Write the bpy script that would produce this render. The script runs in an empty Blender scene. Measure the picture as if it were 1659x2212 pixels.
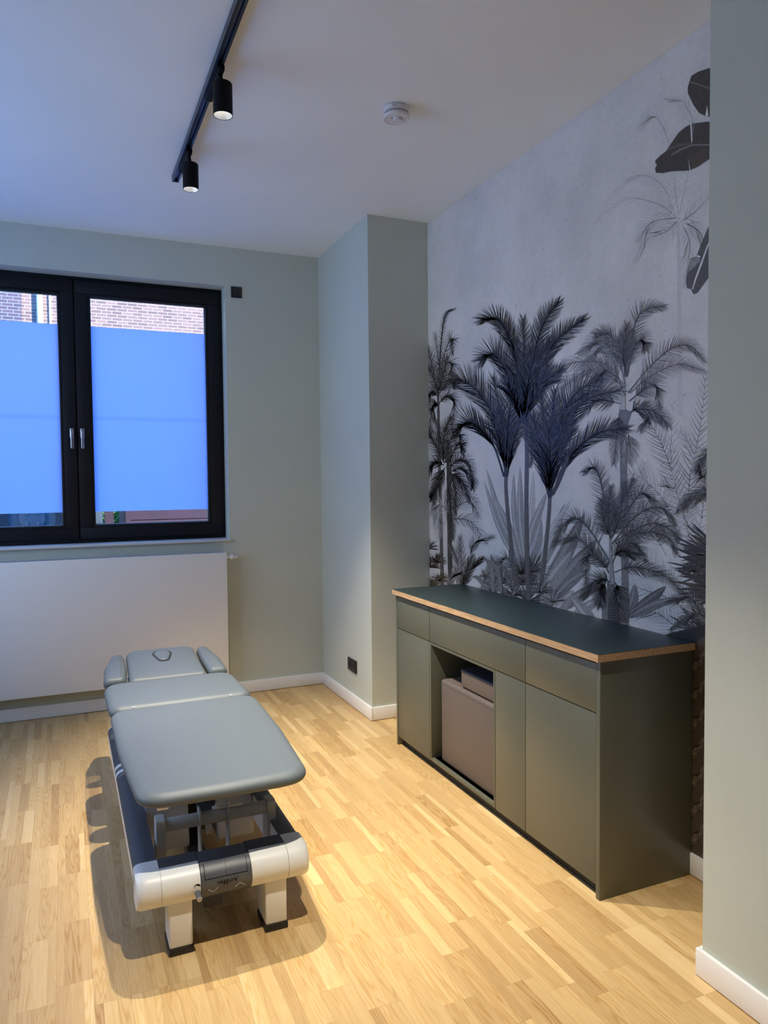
import bpy, bmesh, math, random
from mathutils import Vector, Matrix
R = math.radians
PI = math.pi
sc = bpy.context.scene
COL = sc.collection
random.seed(7)

# ------------------------------------------------------------------ camera (surveyed from the room's edges)
F, YAW, PITCH, ROLL, CH = 1596.29, .409, .0421, -.0096, 1.58
_f = Vector((math.sin(YAW)*math.cos(PITCH), math.cos(YAW)*math.cos(PITCH), -math.sin(PITCH)))
_r0 = Vector((math.cos(YAW), -math.sin(YAW), 0)); _u0 = _r0.cross(_f)
_r = math.cos(ROLL)*_r0 + math.sin(ROLL)*_u0
_u = -math.sin(ROLL)*_r0 + math.cos(ROLL)*_u0
EYE = Vector((0, 0, CH))
cam = bpy.data.cameras.new('camera'); cam.sensor_fit = 'HORIZONTAL'; cam.sensor_width = 36
cam.lens = F/1659*36; cam.clip_start = .05; cam.clip_end = 200
co = bpy.data.objects.new('camera', cam); COL.objects.link(co)
M = Matrix((_r, _u, -_f)).transposed().to_4x4(); M.translation = EYE
co.matrix_world = M; sc.camera = co

def survey(px, py, axis, val):          # a measured image point on a known plane of the room
    d = _r*(px-829.5)/F - _u*(py-1106)/F + _f
    return EYE + d*((val-EYE[axis])/d[axis])

# room dimensions
H, D, D1, P, W = 3.29, 5.4525, 4.4546, 1.834, 2.266
XC, YC = 1.820, 1.696
XL, YN = -1.75, -4.0
C, CN, CF, T = 1.802, 2.164, 3.995, .936

# ------------------------------------------------------------------ helpers
def nt(m):
    m.use_nodes = True; t = m.node_tree; return t, t.nodes, t.links
def mat(name, col, rough=.5, metal=0., spec=.5, noise=0., nscale=20., bump=0., bscale=60., coat=0.):
    m = bpy.data.materials.new(name); t, n, l = nt(m); b = n['Principled BSDF']
    b.inputs['Base Color'].default_value = (*col, 1); b.inputs['Roughness'].default_value = rough
    b.inputs['Metallic'].default_value = metal; b.inputs['Specular IOR Level'].default_value = spec
    if coat: b.inputs['Coat Weight'].default_value = coat
    tc = n.new('ShaderNodeTexCoord')
    if noise:
        nz = n.new('ShaderNodeTexNoise'); nz.inputs['Scale'].default_value = nscale; nz.inputs['Detail'].default_value = 4
        l.new(tc.outputs['Object'], nz.inputs['Vector'])
        mr = n.new('ShaderNodeMapRange'); l.new(nz.outputs[0], mr.inputs[0])
        mr.inputs[1].default_value = .3; mr.inputs[2].default_value = .7
        mr.inputs[3].default_value = 1-noise; mr.inputs[4].default_value = 1+noise
        mx = n.new('ShaderNodeVectorMath'); mx.operation = 'SCALE'; mx.inputs[0].default_value = col
        l.new(mr.outputs[0], mx.inputs['Scale']); l.new(mx.outputs[0], b.inputs['Base Color'])
    if bump:
        nb = n.new('ShaderNodeTexNoise'); nb.inputs['Scale'].default_value = bscale; nb.inputs['Detail'].default_value = 3
        l.new(tc.outputs['Object'], nb.inputs['Vector'])
        bp = n.new('ShaderNodeBump'); bp.inputs['Strength'].default_value = bump; bp.inputs['Distance'].default_value = .002
        l.new(nb.outputs[0], bp.inputs['Height']); l.new(bp.outputs[0], b.inputs['Normal'])
    return m
def emit(name, col, s):
    m = bpy.data.materials.new(name); t, n, l = nt(m); n.clear()
    e = n.new('ShaderNodeEmission'); e.inputs[0].default_value = (*col, 1); e.inputs[1].default_value = s
    o = n.new('ShaderNodeOutputMaterial'); l.new(e.outputs[0], o.inputs[0]); return m

def link(name, bm, m, parent=None, smooth=False, loc=None):
    me = bpy.data.meshes.new(name); bm.normal_update(); bm.to_mesh(me); bm.free()
    for x in (m if isinstance(m, (list, tuple)) else [m]): me.materials.append(x)
    if smooth:
        for p in me.polygons: p.use_smooth = True
        try: me.set_sharp_from_angle(angle=R(38))
        except Exception: pass
    o = bpy.data.objects.new(name, me); COL.objects.link(o)
    if loc is not None:
        me.transform(Matrix.Translation(-Vector(loc))); o.location = loc
    if parent:
        o.parent = parent
        if parent.parent is None: o.matrix_parent_inverse = Matrix.Translation(-parent.location)
    return o
def thing(name, label, cat, loc, group=None):
    o = bpy.data.objects.new(name, None); COL.objects.link(o); o.location = loc; o.empty_display_size = .1
    o['label'] = label; o['category'] = cat
    if group: o['group'] = group
    return o
def tag(o, label, cat, group=None, kind=None):
    o['label'] = label; o['category'] = cat
    if group: o['group'] = group
    if kind: o['kind'] = kind
    return o
def struct(o): o['kind'] = 'structure'; return o
def B(bm, x0, x1, y0, y1, z0, z1, bev=0., seg=2):
    vs = [bm.verts.new((x, y, z)) for x in (x0, x1) for y in (y0, y1) for z in (z0, z1)]
    fs = [bm.faces.new([vs[i] for i in q]) for q in ((0,1,3,2),(4,6,7,5),(0,4,5,1),(2,3,7,6),(0,2,6,4),(1,5,7,3))]
    if bev:
        es = {e for f in fs for e in f.edges}
        bmesh.ops.bevel(bm, geom=list(es), offset=bev, segments=seg, profile=.5, affect='EDGES')
    return bm
def box(name, m, x0, x1, y0, y1, z0, z1, parent=None, bev=0., seg=2):
    return link(name, B(bmesh.new(), x0, x1, y0, y1, z0, z1, bev, seg), m, parent, smooth=bev > 0)
def lathe(bm, prof, c, axis='Z', n=48, a0=0, a1=2*PI):
    c = Vector(c)
    def pt(r, h, a):
        q = (r*math.cos(a), r*math.sin(a), h)
        if axis == 'X': q = (h, q[0], q[1])
        if axis == 'Y': q = (q[0], h, q[1])
        return c + Vector(q)
    full = abs(a1-a0-2*PI) < 1e-6
    N = n if full else n+1
    rings = []
    for r, h in prof:
        if r < 1e-6: rings.append([bm.verts.new(pt(0, h, 0))])
        else: rings.append([bm.verts.new(pt(r, h, a0+(a1-a0)*i/n)) for i in range(N)])
    for A, Bq in zip(rings, rings[1:]):
        for i in range(n):
            j = (i+1) % N
            if len(A) == 1 and len(Bq) == 1: continue
            if len(A) == 1: bm.faces.new((A[0], Bq[i], Bq[j]))
            elif len(Bq) == 1: bm.faces.new((A[i], Bq[0], A[j]))
            else: bm.faces.new((A[i], Bq[i], Bq[j], A[j]))
    bmesh.ops.recalc_face_normals(bm, faces=bm.faces)
    return bm
def tube(bm, a, b, r, n=20, r2=None):
    a, b = Vector(a), Vector(b); d = (b-a).normalized()
    s = d.orthogonal().normalized(); t = d.cross(s); r2 = r2 or r
    A = [bm.verts.new(a+(s*math.cos(2*PI*i/n)+t*math.sin(2*PI*i/n))*r) for i in range(n)]
    Q = [bm.verts.new(b+(s*math.cos(2*PI*i/n)+t*math.sin(2*PI*i/n))*r2) for i in range(n)]
    for i in range(n): bm.faces.new((A[i], A[(i+1) % n], Q[(i+1) % n], Q[i]))
    bm.faces.new(A[::-1]); bm.faces.new(Q)
    return bm
def prism(bm, poly, h0, h1, axis='X', bev=0.):
    def q(p, h):
        return {'X': (h, p[0], p[1]), 'Y': (p[0], h, p[1]), 'Z': (p[0], p[1], h)}[axis]
    A = [bm.verts.new(q(p, h0)) for p in poly]; Z = [bm.verts.new(q(p, h1)) for p in poly]
    n = len(poly); fs = [bm.faces.new(A), bm.faces.new(Z[::-1])]
    for i in range(n): fs.append(bm.faces.new((A[i], Z[i], Z[(i+1) % n], A[(i+1) % n])))
    bmesh.ops.recalc_face_normals(bm, faces=fs)
    if bev: bmesh.ops.bevel(bm, geom=list({e for f in fs[:2] for e in f.edges}), offset=bev, segments=2, affect='EDGES')
    return bm
def rounded(poly, rad, seg=8):          # poly CCW list of (x,y); rad per corner
    out = []; n = len(poly)
    for i in range(n):
        p = Vector(poly[i]); a = Vector(poly[i-1])-p; b = Vector(poly[(i+1) % n])-p
        r = rad[i] if isinstance(rad, (list, tuple)) else rad
        la, lb = a.length, b.length; a.normalize(); b.normalize()
        ang = a.angle(b); tlen = min(r/math.tan(ang/2), la*.49, lb*.49)
        p0 = p+a*tlen; p1 = p+b*tlen
        for k in range(seg+1):
            t = k/seg; out.append(((1-t)**2*p0+2*t*(1-t)*p+t*t*p1))
    return out
def pad(poly, rad, z0, z1, er, crown=.006, seg=8):
    ol = rounded(poly, rad, seg); n = len(ol)
    nr = []
    for i in range(n):
        t = (ol[(i+1) % n]-ol[i-1]).normalized(); nr.append(Vector((t.y, -t.x)))
    prof = [(er*1.1, z0-.001), (er*.75, z0)]
    hb = (z1-z0)*.38
    for k in range(1, 5): a = k/4*PI/2; prof.append((er*.6*(1-math.sin(a)), z0+hb*(1-math.cos(a))))
    ht = (z1-z0-hb)
    for k in range(1, 8): a = k/7*PI/2; prof.append((er*1.5*(1-math.cos(a)), z0+hb+ht*math.sin(a)))
    bm = bmesh.new(); prev = None
    c = sum(ol, Vector((0, 0)))/n
    for ins, z in prof:
        ring = []
        for i in range(n):
            q = ol[i]-nr[i]*min(ins, (ol[i]-c).length*.8); ring.append(bm.verts.new((q.x, q.y, z)))
        if prev:
            for i in range(n): bm.faces.new((prev[i], prev[(i+1) % n], ring[(i+1) % n], ring[i]))
        else: bm.faces.new(ring[::-1])
        prev = ring
    base_ = [v.co.copy() for v in prev]
    for sc_, zz_ in ((.95, .25), (.88, .5), (.75, .75), (.55, .93)):
        ring = [bm.verts.new((c.x+(q.x-c.x)*sc_, c.y+(q.y-c.y)*sc_, z1+crown*zz_)) for q in base_]
        for i in range(n): bm.faces.new((prev[i], prev[(i+1) % n], ring[(i+1) % n], ring[i]))
        prev = ring
    cv_ = bm.verts.new((c.x, c.y, z1+crown))
    for i in range(n): bm.faces.new((prev[i], prev[(i+1) % n], cv_))
    bmesh.ops.recalc_face_normals(bm, faces=bm.faces)
    return bm
def text(name, s, size, m, parent, origin, xdir, ydir, ext=.0004):
    cu = bpy.data.curves.new(name, 'FONT'); cu.body = s; cu.size = size; cu.extrude = ext
    o = bpy.data.objects.new(name, cu); COL.objects.link(o); bpy.context.view_layer.update()
    me = bpy.data.meshes.new_from_object(o.evaluated_get(bpy.context.evaluated_depsgraph_get()))
    bpy.data.objects.remove(o); bpy.data.curves.remove(cu)
    x, y = Vector(xdir).normalized(), Vector(ydir).normalized()
    Mx = Matrix((x, y, x.cross(y))).transposed().to_4x4(); Mx.translation = Vector(origin)
    bm = bmesh.new(); bm.from_mesh(me); bm.transform(Mx); bpy.data.meshes.remove(me)
    return link(name, bm, m, parent)

# ------------------------------------------------------------------ materials
WALL = mat('wall paint grey green', (.54, .57, .495), .82, noise=.02, nscale=3, bump=.15, bscale=350)
CEIL = mat('ceiling paint', (.85, .865, .81), .9, noise=.02, nscale=2, bump=.12, bscale=300)
WHITE = mat('white lacquer', (.86, .85, .83), .35, noise=.01, nscale=5)
RADW = mat('radiator enamel', (.84, .83, .82), .4, noise=.01, nscale=3)
GAP = mat('dark joint', (.01, .01, .01), .9)
FRAME = mat('anthracite window profile', (.0045, .005, .0075), .55, spec=.3, noise=.15, nscale=8)
CAB = mat('sage green laminate', (.104, .108, .080), .33, noise=.03, nscale=60, bump=.05, bscale=900)
TOP = mat('dark green linoleum', (.024, .042, .043), .36, noise=.04, nscale=80)
KICK = mat('black plinth', (.015, .016, .015), .6)
BLACK = mat('black plastic', (.012, .012, .013), .4, noise=.05, nscale=40)
SPOTB = mat('matt black metal', (.003, .003, .003), .6, spec=.15)
TRACK = mat('black anodised track', (.015, .018, .028), .3)
PADM = mat('grey blue upholstery', (.105, .125, .140), .52, noise=.015, nscale=30, bump=.10, bscale=700)
PADB = mat('black backing', (.012, .012, .013), .7)
TBW = mat('light grey table enamel', (.80, .80, .79), .38, noise=.01, nscale=20)
COVER = mat('anthracite rail cover', (.062, .066, .078), .55, bump=.1, bscale=900)
CONS = mat('anthracite console', (.088, .095, .112), .36, bump=.15, bscale=1500)
STEELG = mat('grey painted steel', (.50, .52, .55), .42, noise=.02, nscale=20)
CHROME = mat('brushed steel', (.55, .55, .56), .28, metal=1.)
TAUPE = mat('taupe artificial leather', (.115, .092, .080), .45, noise=.03, nscale=30, bump=.1, bscale=600)
DARKP = mat('dark navy leather', (.03, .033, .05), .4)
PRINT = mat('silver print', (.6, .62, .66), .5)
INK = mat('dark print', (.008, .008, .01), .6)

def oak_edge():
    m = bpy.data.materials.new('oak edge banding'); t, n, l = nt(m); b = n['Principled BSDF']
    tc = n.new('ShaderNodeTexCoord'); mp = n.new('ShaderNodeMapping'); mp.inputs['Scale'].default_value = (20, 3, 90)
    nz = n.new('ShaderNodeTexNoise'); nz.inputs['Scale'].default_value = 4; nz.inputs['Detail'].default_value = 6
    cr = n.new('ShaderNodeValToRGB'); cr.color_ramp.elements[0].color = (.38, .22, .10, 1); cr.color_ramp.elements[1].color = (.66, .44, .25, 1)
    cr.color_ramp.elements[0].position = .3; cr.color_ramp.elements[1].position = .7
    l.new(tc.outputs['Object'], mp.inputs[0]); l.new(mp.outputs[0], nz.inputs[0]); l.new(nz.outputs[0], cr.inputs[0])
    l.new(cr.outputs[0], b.inputs['Base Color']); b.inputs['Roughness'].default_value = .5
    return m
EDGE = oak_edge()

def parquet():
    m = bpy.data.materials.new('oak strip parquet'); t, n, l = nt(m); b = n['Principled BSDF']
    def mth(op, a, bb=None, c=None):
        q = n.new('ShaderNodeMath'); q.operation = op
        for i, v in enumerate((a, bb, c)):
            if v is None: continue
            if isinstance(v, (int, float)): q.inputs[i].default_value = v
            else: l.new(v, q.inputs[i])
        return q.outputs[0]
    def white(v1, v2, v3=0.):
        cb = n.new('ShaderNodeCombineXYZ')
        for i, v in enumerate((v1, v2, v3)):
            if isinstance(v, (int, float)): cb.inputs[i].default_value = v
            else: l.new(v, cb.inputs[i])
        w = n.new('ShaderNodeTexWhiteNoise'); w.noise_dimensions = '3D'; l.new(cb.outputs[0], w.inputs['Vector']); return w.outputs['Value']
    g = n.new('ShaderNodeNewGeometry'); s = n.new('ShaderNodeSeparateXYZ'); l.new(g.outputs['Position'], s.inputs[0])
    x, y = s.outputs[0], s.outputs[1]
    u = mth('DIVIDE', mth('SUBTRACT', x, 1.010-.107*100), .107)
    col = mth('FLOOR', u); fu = mth('FRACT', u)
    off = mth('MULTIPLY', mth('FLOOR', mth('MULTIPLY', white(col, 3.3), 5)), .21)
    v = mth('ADD', mth('DIVIDE', mth('ADD', y, 36-.19), .36), off)
    row = mth('FLOOR', v); fv = mth('FRACT', v)
    # lamella borders differ from block to block
    b1 = mth('ADD', mth('MULTIPLY', white(col, row, 1.7), .22), .20)
    b2 = mth('ADD', mth('MULTIPLY', white(col, row, 5.1), .22), .58)
    lam = mth('ADD', mth('GREATER_THAN', fu, b1), mth('GREATER_THAN', fu, b2))
    rnd = white(col, row, mth('ADD', lam, 11.)); rnd2 = white(col, row, mth('ADD', lam, 31.))
    blk = white(col, row, 77.)
    # grain: stretched noise and cathedral rings, shifted per lamella
    cb = n.new('ShaderNodeCombineXYZ')
    l.new(mth('ADD', mth('MULTIPLY', x, 1.), mth('MULTIPLY', rnd, 7.)), cb.inputs[0])
    l.new(mth('ADD', mth('MULTIPLY', y, .035), mth('MULTIPLY', rnd2, 5.)), cb.inputs[1])
    l.new(mth('MULTIPLY', rnd, 3.), cb.inputs[2])
    fine = n.new('ShaderNodeTexNoise'); fine.inputs['Scale'].default_value = 190; fine.inputs['Detail'].default_value = 5; fine.inputs['Roughness'].default_value = .6
    l.new(cb.outputs[0], fine.inputs['Vector'])
    cb2 = n.new('ShaderNodeCombineXYZ')
    l.new(mth('ADD', x, mth('MULTIPLY', rnd, 7.)), cb2.inputs[0])
    l.new(mth('ADD', mth('MULTIPLY', y, .065), mth('MULTIPLY', rnd2, 5.)), cb2.inputs[1]); l.new(rnd, cb2.inputs[2])
    warp = n.new('ShaderNodeTexNoise'); warp.inputs['Scale'].default_value = 16; warp.inputs['Detail'].default_value = 2
    l.new(cb2.outputs[0], warp.inputs['Vector'])
    rings = mth('SINE', mth('MULTIPLY', warp.outputs[0], 135.))
    ringm = mth('MULTIPLY', mth('POWER', mth('ADD', mth('MULTIPLY', rings, .5), .5), 2.5), 1.)
    cr = n.new('ShaderNodeValToRGB'); e = cr.color_ramp.elements
    e[0].position = 0; e[0].color = (.42, .26, .11, 1); e[1].position = 1; e[1].color = (.75, .545, .28, 1)
    e2 = e.new(.3); e2.color = (.53, .35, .155, 1); e3 = e.new(.72); e3.color = (.60, .41, .19, 1)
    tone = mth('ADD', mth('MULTIPLY', rnd2, .72), mth('MULTIPLY', blk, .28))
    l.new(tone, cr.inputs[0])
    gr = mth('SUBTRACT', 1.20, mth('ADD', mth('MULTIPLY', fine.outputs[0], .42), mth('MULTIPLY', ringm, mth('MULTIPLY', rnd, .26))))
    # joints
    def edge(f, w, s_):
        d = mth('MINIMUM', f, mth('SUBTRACT', 1., f)); return mth('LESS_THAN', mth('MULTIPLY', d, s_), w)
    je = mth('MAXIMUM', edge(fv, .0007, .36), edge(fu, .0006, .107))
    jl = mth('LESS_THAN', mth('MINIMUM', mth('ABSOLUTE', mth('SUBTRACT', fu, b1)), mth('ABSOLUTE', mth('SUBTRACT', fu, b2))), .004)
    jd = mth('SUBTRACT', 1., mth('ADD', mth('MULTIPLY', je, .22), mth('MULTIPLY', jl, .08)))
    # knots
    vo = n.new('ShaderNodeTexVoronoi'); vo.inputs['Scale'].default_value = 2.6; vo.inputs['Randomness'].default_value = 1
    l.new(g.outputs['Position'], vo.inputs['Vector'])
    kn = mth('SUBTRACT', 1., mth('MULTIPLY', mth('LESS_THAN', vo.outputs['Distance'], .012), .6))
    sc_ = n.new('ShaderNodeVectorMath'); sc_.operation = 'SCALE'; l.new(cr.outputs[0], sc_.inputs[0])
    l.new(mth('MULTIPLY', jd, kn), sc_.inputs['Scale'])
    pw = n.new('ShaderNodeGamma'); l.new(sc_.outputs[0], pw.inputs[0]); l.new(mth('ADD', 1., mth('MULTIPLY', mth('SUBTRACT', 1., gr), 1.25)), pw.inputs[1])
    l.new(pw.outputs[0], b.inputs['Base Color'])
    b.inputs['Roughness'].default_value = .42; b.inputs['Specular IOR Level'].default_value = .4
    bp = n.new('ShaderNodeBump'); bp.inputs['Strength'].default_value = .15; bp.inputs['Distance'].default_value = .0006
    l.new(mth('SUBTRACT', mth('SUBTRACT', 1., mth('MULTIPLY', je, 1.)), mth('MULTIPLY', fine.outputs[0], .5)), bp.inputs['Height']); l.new(bp.outputs[0], b.inputs['Normal'])
    return m
FLOOR = parquet()

# ------------------------------------------------------------------ the room
th = .2
struct(box('floor', FLOOR, XL-th, W+th, YN-th, D+.33, -.1, 0))
struct(box('ceiling', CEIL, XL-th, W+th, YN-th, D+.33, H, H+.15))
bm = bmesh.new(); LY0, LY1, LZ0, LZ1 = 2.1, 4.9, .95, 3.05
B(bm, XL-th, XL, YN-th, LY0, 0, H); B(bm, XL-th, XL, LY1, D+.33, 0, H); B(bm, XL-th, XL, LY0, LY1, 0, LZ0); B(bm, XL-th, XL, LY0, LY1, LZ1, H)
struct(link('wall_left', bm, WALL))
struct(box('wall_near', mat('dark bounce cutting wall', (.06, .06, .058), .7), XL, W+th, YN-th, YN, 0, H))  # unseen wall, set back and darkened to cut bounce onto the sideboard end
struct(box('wall_right', WALL, W, W+th, YN, D+.33, 0, H))
struct(box('wall_near_right', WALL, XC, W, YN, YC, 0, H))
struct(box('wall_far_right', WALL, P, W, D1, D+.33, 0, H))
WX0, WX1, WZ0, WZ1 = -.925, 1.118, 1.165, 3.011     # window opening
bm = bmesh.new()
B(bm, XL, WX0, D, D+.33, 0, H); B(bm, WX1, P, D, D+.33, 0, H)
B(bm, WX0, WX1, D, D+.33, 0, WZ0-.018); B(bm, WX0, WX1, D, D+.33, WZ1, H)
struct(link('wall_far', bm, WALL))
# baseboards
BH, BT = .090, .015
def base(name, x0, x1, y0, y1):
    struct(box(name, WHITE, x0, x1, y0, y1, .003, BH, bev=.003))
base('baseboard_far', XL, P-BT, D-BT, D)
base('baseboard_pier_side', P-BT, P, D1-BT, D)
base('baseboard_pier_front', P, W, D1-BT, D1)
base('baseboard_right', W-BT, W, YC+BT, D1-BT)
base('baseboard_near_right', XC-BT, XC, YN, YC+BT)
base('baseboard_near_right_end', XC, W-BT, YC, YC+BT)
base('baseboard_left', XL, XL+BT, YN, D-BT)

# ------------------------------------------------------------------ window
FY = D+.135
win = thing('window_1', '', '', ((WX0+WX1)/2, FY, WZ0)); del win['label']; del win['category']; struct(win)
def ring(bm, x0, x1, z0, z1, w, y0, y1, bev=.004, wb=None, wt=None, wl=None, wr=None):
    wb = wb or w; wt = wt or w; wl = wl or w; wr = wr or w
    B(bm, x0, x1, y0, y1, z0, z0+wb, bev); B(bm, x0, x1, y0, y1, z1-wt, z1, bev)
    B(bm, x0, x0+wl, y0, y1, z0+wb, z1-wt, bev); B(bm, x1-wr, x1, y0, y1, z0+wb, z1-wt, bev)
MX = .098
bm = bmesh.new(); ring(bm, WX0, WX1, WZ0, WZ1, .065, FY, FY+.07)
B(bm, MX-.012, MX+.012, FY+.0, FY+.07, WZ0+.06, WZ1-.06, .003)
link('window_frame', bm, FRAME, win, True)
box('window_sill', mat('white sill', (.62, .64, .66), .4), WX0-.02, WX1+.006, D-.028, FY+.002, WZ0-.018, WZ0, win, .003)
def glass():
    m = bpy.data.materials.new('clear glass'); t, n, l = nt(m); n.clear()
    tr = n.new('ShaderNodeBsdfTransparent'); tr.inputs[0].default_value = (.93, .95, .95, 1)
    gl = n.new('ShaderNodeBsdfGlossy'); gl.inputs['Roughness'].default_value = .02
    fr = n.new('ShaderNodeFresnel'); fr.inputs[0].default_value = 1.5; mx = n.new('ShaderNodeMixShader'); o = n.new('ShaderNodeOutputMaterial')
    l.new(fr.outputs[0], mx.inputs[0]); l.new(tr.outputs[0], mx.inputs[1]); l.new(gl.outputs[0], mx.inputs[2]); l.new(mx.outputs[0], o.inputs[0]); return m
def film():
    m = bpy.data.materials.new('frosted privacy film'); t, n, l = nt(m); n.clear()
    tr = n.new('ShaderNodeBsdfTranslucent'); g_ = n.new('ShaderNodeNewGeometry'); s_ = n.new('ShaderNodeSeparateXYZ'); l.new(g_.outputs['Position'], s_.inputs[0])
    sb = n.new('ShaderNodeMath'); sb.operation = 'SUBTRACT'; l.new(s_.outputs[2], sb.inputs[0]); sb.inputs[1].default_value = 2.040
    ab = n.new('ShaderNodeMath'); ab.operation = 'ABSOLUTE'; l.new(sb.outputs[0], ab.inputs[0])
    mr = n.new('ShaderNodeMapRange'); l.new(ab.outputs[0], mr.inputs[0])       # shadow line of an outside ledge, put into the film colour
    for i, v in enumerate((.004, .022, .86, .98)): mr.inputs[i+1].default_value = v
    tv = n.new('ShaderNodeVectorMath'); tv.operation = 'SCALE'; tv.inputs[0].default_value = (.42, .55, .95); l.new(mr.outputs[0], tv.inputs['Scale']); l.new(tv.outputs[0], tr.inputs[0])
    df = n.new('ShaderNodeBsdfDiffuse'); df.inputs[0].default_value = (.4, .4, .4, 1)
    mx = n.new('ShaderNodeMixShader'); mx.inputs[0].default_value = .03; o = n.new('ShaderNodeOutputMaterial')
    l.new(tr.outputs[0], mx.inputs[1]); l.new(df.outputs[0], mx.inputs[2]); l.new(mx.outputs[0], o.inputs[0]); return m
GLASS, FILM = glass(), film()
GZ0, GZ1 = 1.291, 2.878
FZ0, FZ1 = 1.382, 2.678
for side, (sx0, sx1, gx0, gx1, hx) in enumerate(((WX0+.035, MX-.004, -.785, -.006, .064), (MX+.004, WX1-.03, .203, .992, .131))):
    bm = bmesh.new(); y0, y1 = FY-.022, FY+.045
    B(bm, sx0, sx1, y0, y1, WZ0+.03, GZ0-.018, .004); B(bm, sx0, sx1, y0, y1, GZ1+.018, WZ1-.03, .004)
    B(bm, sx0, gx0-.018, y0, y1, GZ0-.018, GZ1+.018, .004); B(bm, gx1+.018, sx1, y0, y1, GZ0-.018, GZ1+.018, .004)
    # glazing bead, set back
    ring(bm, gx0-.022, gx1+.022, GZ0-.022, GZ1+.022, .022, y0+.008, y1-.01, .003)
    s = link('window_sash', bm, FRAME, win, True)
    bm = bmesh.new(); yy = FY+.014
    for a, b_ in ((0, 1),):
        v = [bm.verts.new(q) for q in ((gx0-.004, yy, GZ0-.004), (gx1+.004, yy, GZ0-.004), (gx1+.004, yy, GZ1+.004), (gx0-.004, yy, GZ1+.004))]
        bm.faces.new(v)
    link('glass_pane', bm, GLASS, s)
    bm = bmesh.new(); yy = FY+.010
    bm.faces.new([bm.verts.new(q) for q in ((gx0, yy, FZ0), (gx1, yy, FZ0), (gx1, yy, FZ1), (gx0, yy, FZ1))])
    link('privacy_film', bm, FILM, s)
    # light spacer line round the pane
    bm = bmesh.new(); ring(bm, gx0-.001, gx1+.001, GZ0-.001, GZ1+.001, .005, FY+.016, FY+.03, 0)
    link('glazing_spacer', bm, mat('aluminium spacer', (.45, .47, .5), .4, metal=.6), s)
    bm = bmesh.new(); hy = y0
    B(bm, hx-.014, hx+.014, hy-.010, hy, 1.895, 1.965, .006, 3)
    tube(bm, (hx, hy, 1.935), (hx, hy-.045, 1.935), .009)
    B(bm, hx-.010, hx+.010, hy-.055, hy-.040, 1.822, 1.945, .005, 3)
    link('window_handle', bm, CHROME, s, True)

fill_win = thing('added_fill_window', '', '', (XL-.1, (LY0+LY1)/2, LZ0)); del fill_win['label']; del fill_win['category']; struct(fill_win)  # unseen window added to bring extra fill light into the room
bm = bmesh.new()
for a_ in (B(bm, XL-.16, XL-.09, LY0, LY1, LZ0, LZ0+.07), B(bm, XL-.16, XL-.09, LY0, LY1, LZ1-.07, LZ1), B(bm, XL-.16, XL-.09, LY0, LY0+.07, LZ0+.07, LZ1-.07),
           B(bm, XL-.16, XL-.09, LY1-.07, LY1, LZ0+.07, LZ1-.07), B(bm, XL-.16, XL-.09, (LY0+LY1)/2-.05, (LY0+LY1)/2+.05, LZ0+.07, LZ1-.07)): pass
link('window_frame', bm, FRAME, fill_win)
bm = bmesh.new(); bm.faces.new([bm.verts.new(q) for q in ((XL-.12, LY0+.06, LZ0+.06), (XL-.12, LY1-.06, LZ0+.06), (XL-.12, LY1-.06, LZ1-.06), (XL-.12, LY0+.06, LZ1-.06))])
link('glass_pane', bm, GLASS, fill_win)
# ------------------------------------------------------------------ radiator
rad = thing('radiator', 'large white flat-panel radiator under the window', 'radiator', (.1, D, .175))
bm = bmesh.new(); B(bm, -.99, 1.072, D-.118, D-.104, .178, 1.074, .003); link('front_panel', bm, RADW, rad, True)
bm = bmesh.new(); B(bm, -.985, 1.067, D-.104, D-.094, .19, 1.066); B(bm, -.985, 1.067, D-.05, D-.04, .19, 1.066)
B(bm, -.98, 1.06, D-.094, D-.05, .22, .26); B(bm, -.98, 1.06, D-.094, D-.05, .99, 1.03)
for k in range(60): xx = -.95+k*.0335; B(bm, xx, xx+.002, D-.094, D-.05, .26, .99)
link('convector', bm, RADW, rad)
bm = bmesh.new()
B(bm, -.985, 1.066, D-.104, D-.101, 1.066, 1.076); B(bm, -.985, 1.066, D-.040, D-.036, 1.05, 1.076)
for k in range(205): xx = -.98+k*.01; B(bm, xx, xx+.004, D-.101, D-.040, 1.071, 1.074)
link('top_grille', bm, mat('grille enamel', (.45, .46, .48), .5), rad)
box('side_cover', RADW, 1.062, 1.072, D-.104, D-.036, .178, 1.074, rad, .002); box('side_cover', RADW, -.99, -.98, D-.104, D-.036, .178, 1.074, rad, .002)
for xx in (-.6, .7): box('wall_bracket', RADW, xx-.02, xx+.02, D-.04, D-.001, .3, .95, rad)
vz, vy = 1.040, D-.085
bm = bmesh.new()
lathe(bm, [(0, 1.072), (.011, 1.072), (.013, 1.078), (.013, 1.088), (.009, 1.091), (.009, 1.097), (.016, 1.099), (.0195, 1.104), (.0195, 1.115), (.017, 1.120), (.0155, 1.121), (.015, 1.148), (.013, 1.152), (0, 1.152)], (.0, vy, vz), 'X', 32)
vlv = link('thermostat_valve', bm, WHITE, rad, True)
bm = bmesh.new()
for k in range(14):
    a = 2*PI*k/14; tube(bm, (1.124, vy+.0152*math.cos(a), vz+.0152*math.sin(a)), (1.146, vy+.0148*math.cos(a), vz+.0148*math.sin(a)), .0012, 6)
link('grip_rib', bm, mat('grey rubber rib', (.2, .2, .2), .6), vlv)['kind'] = 'stuff'

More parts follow.
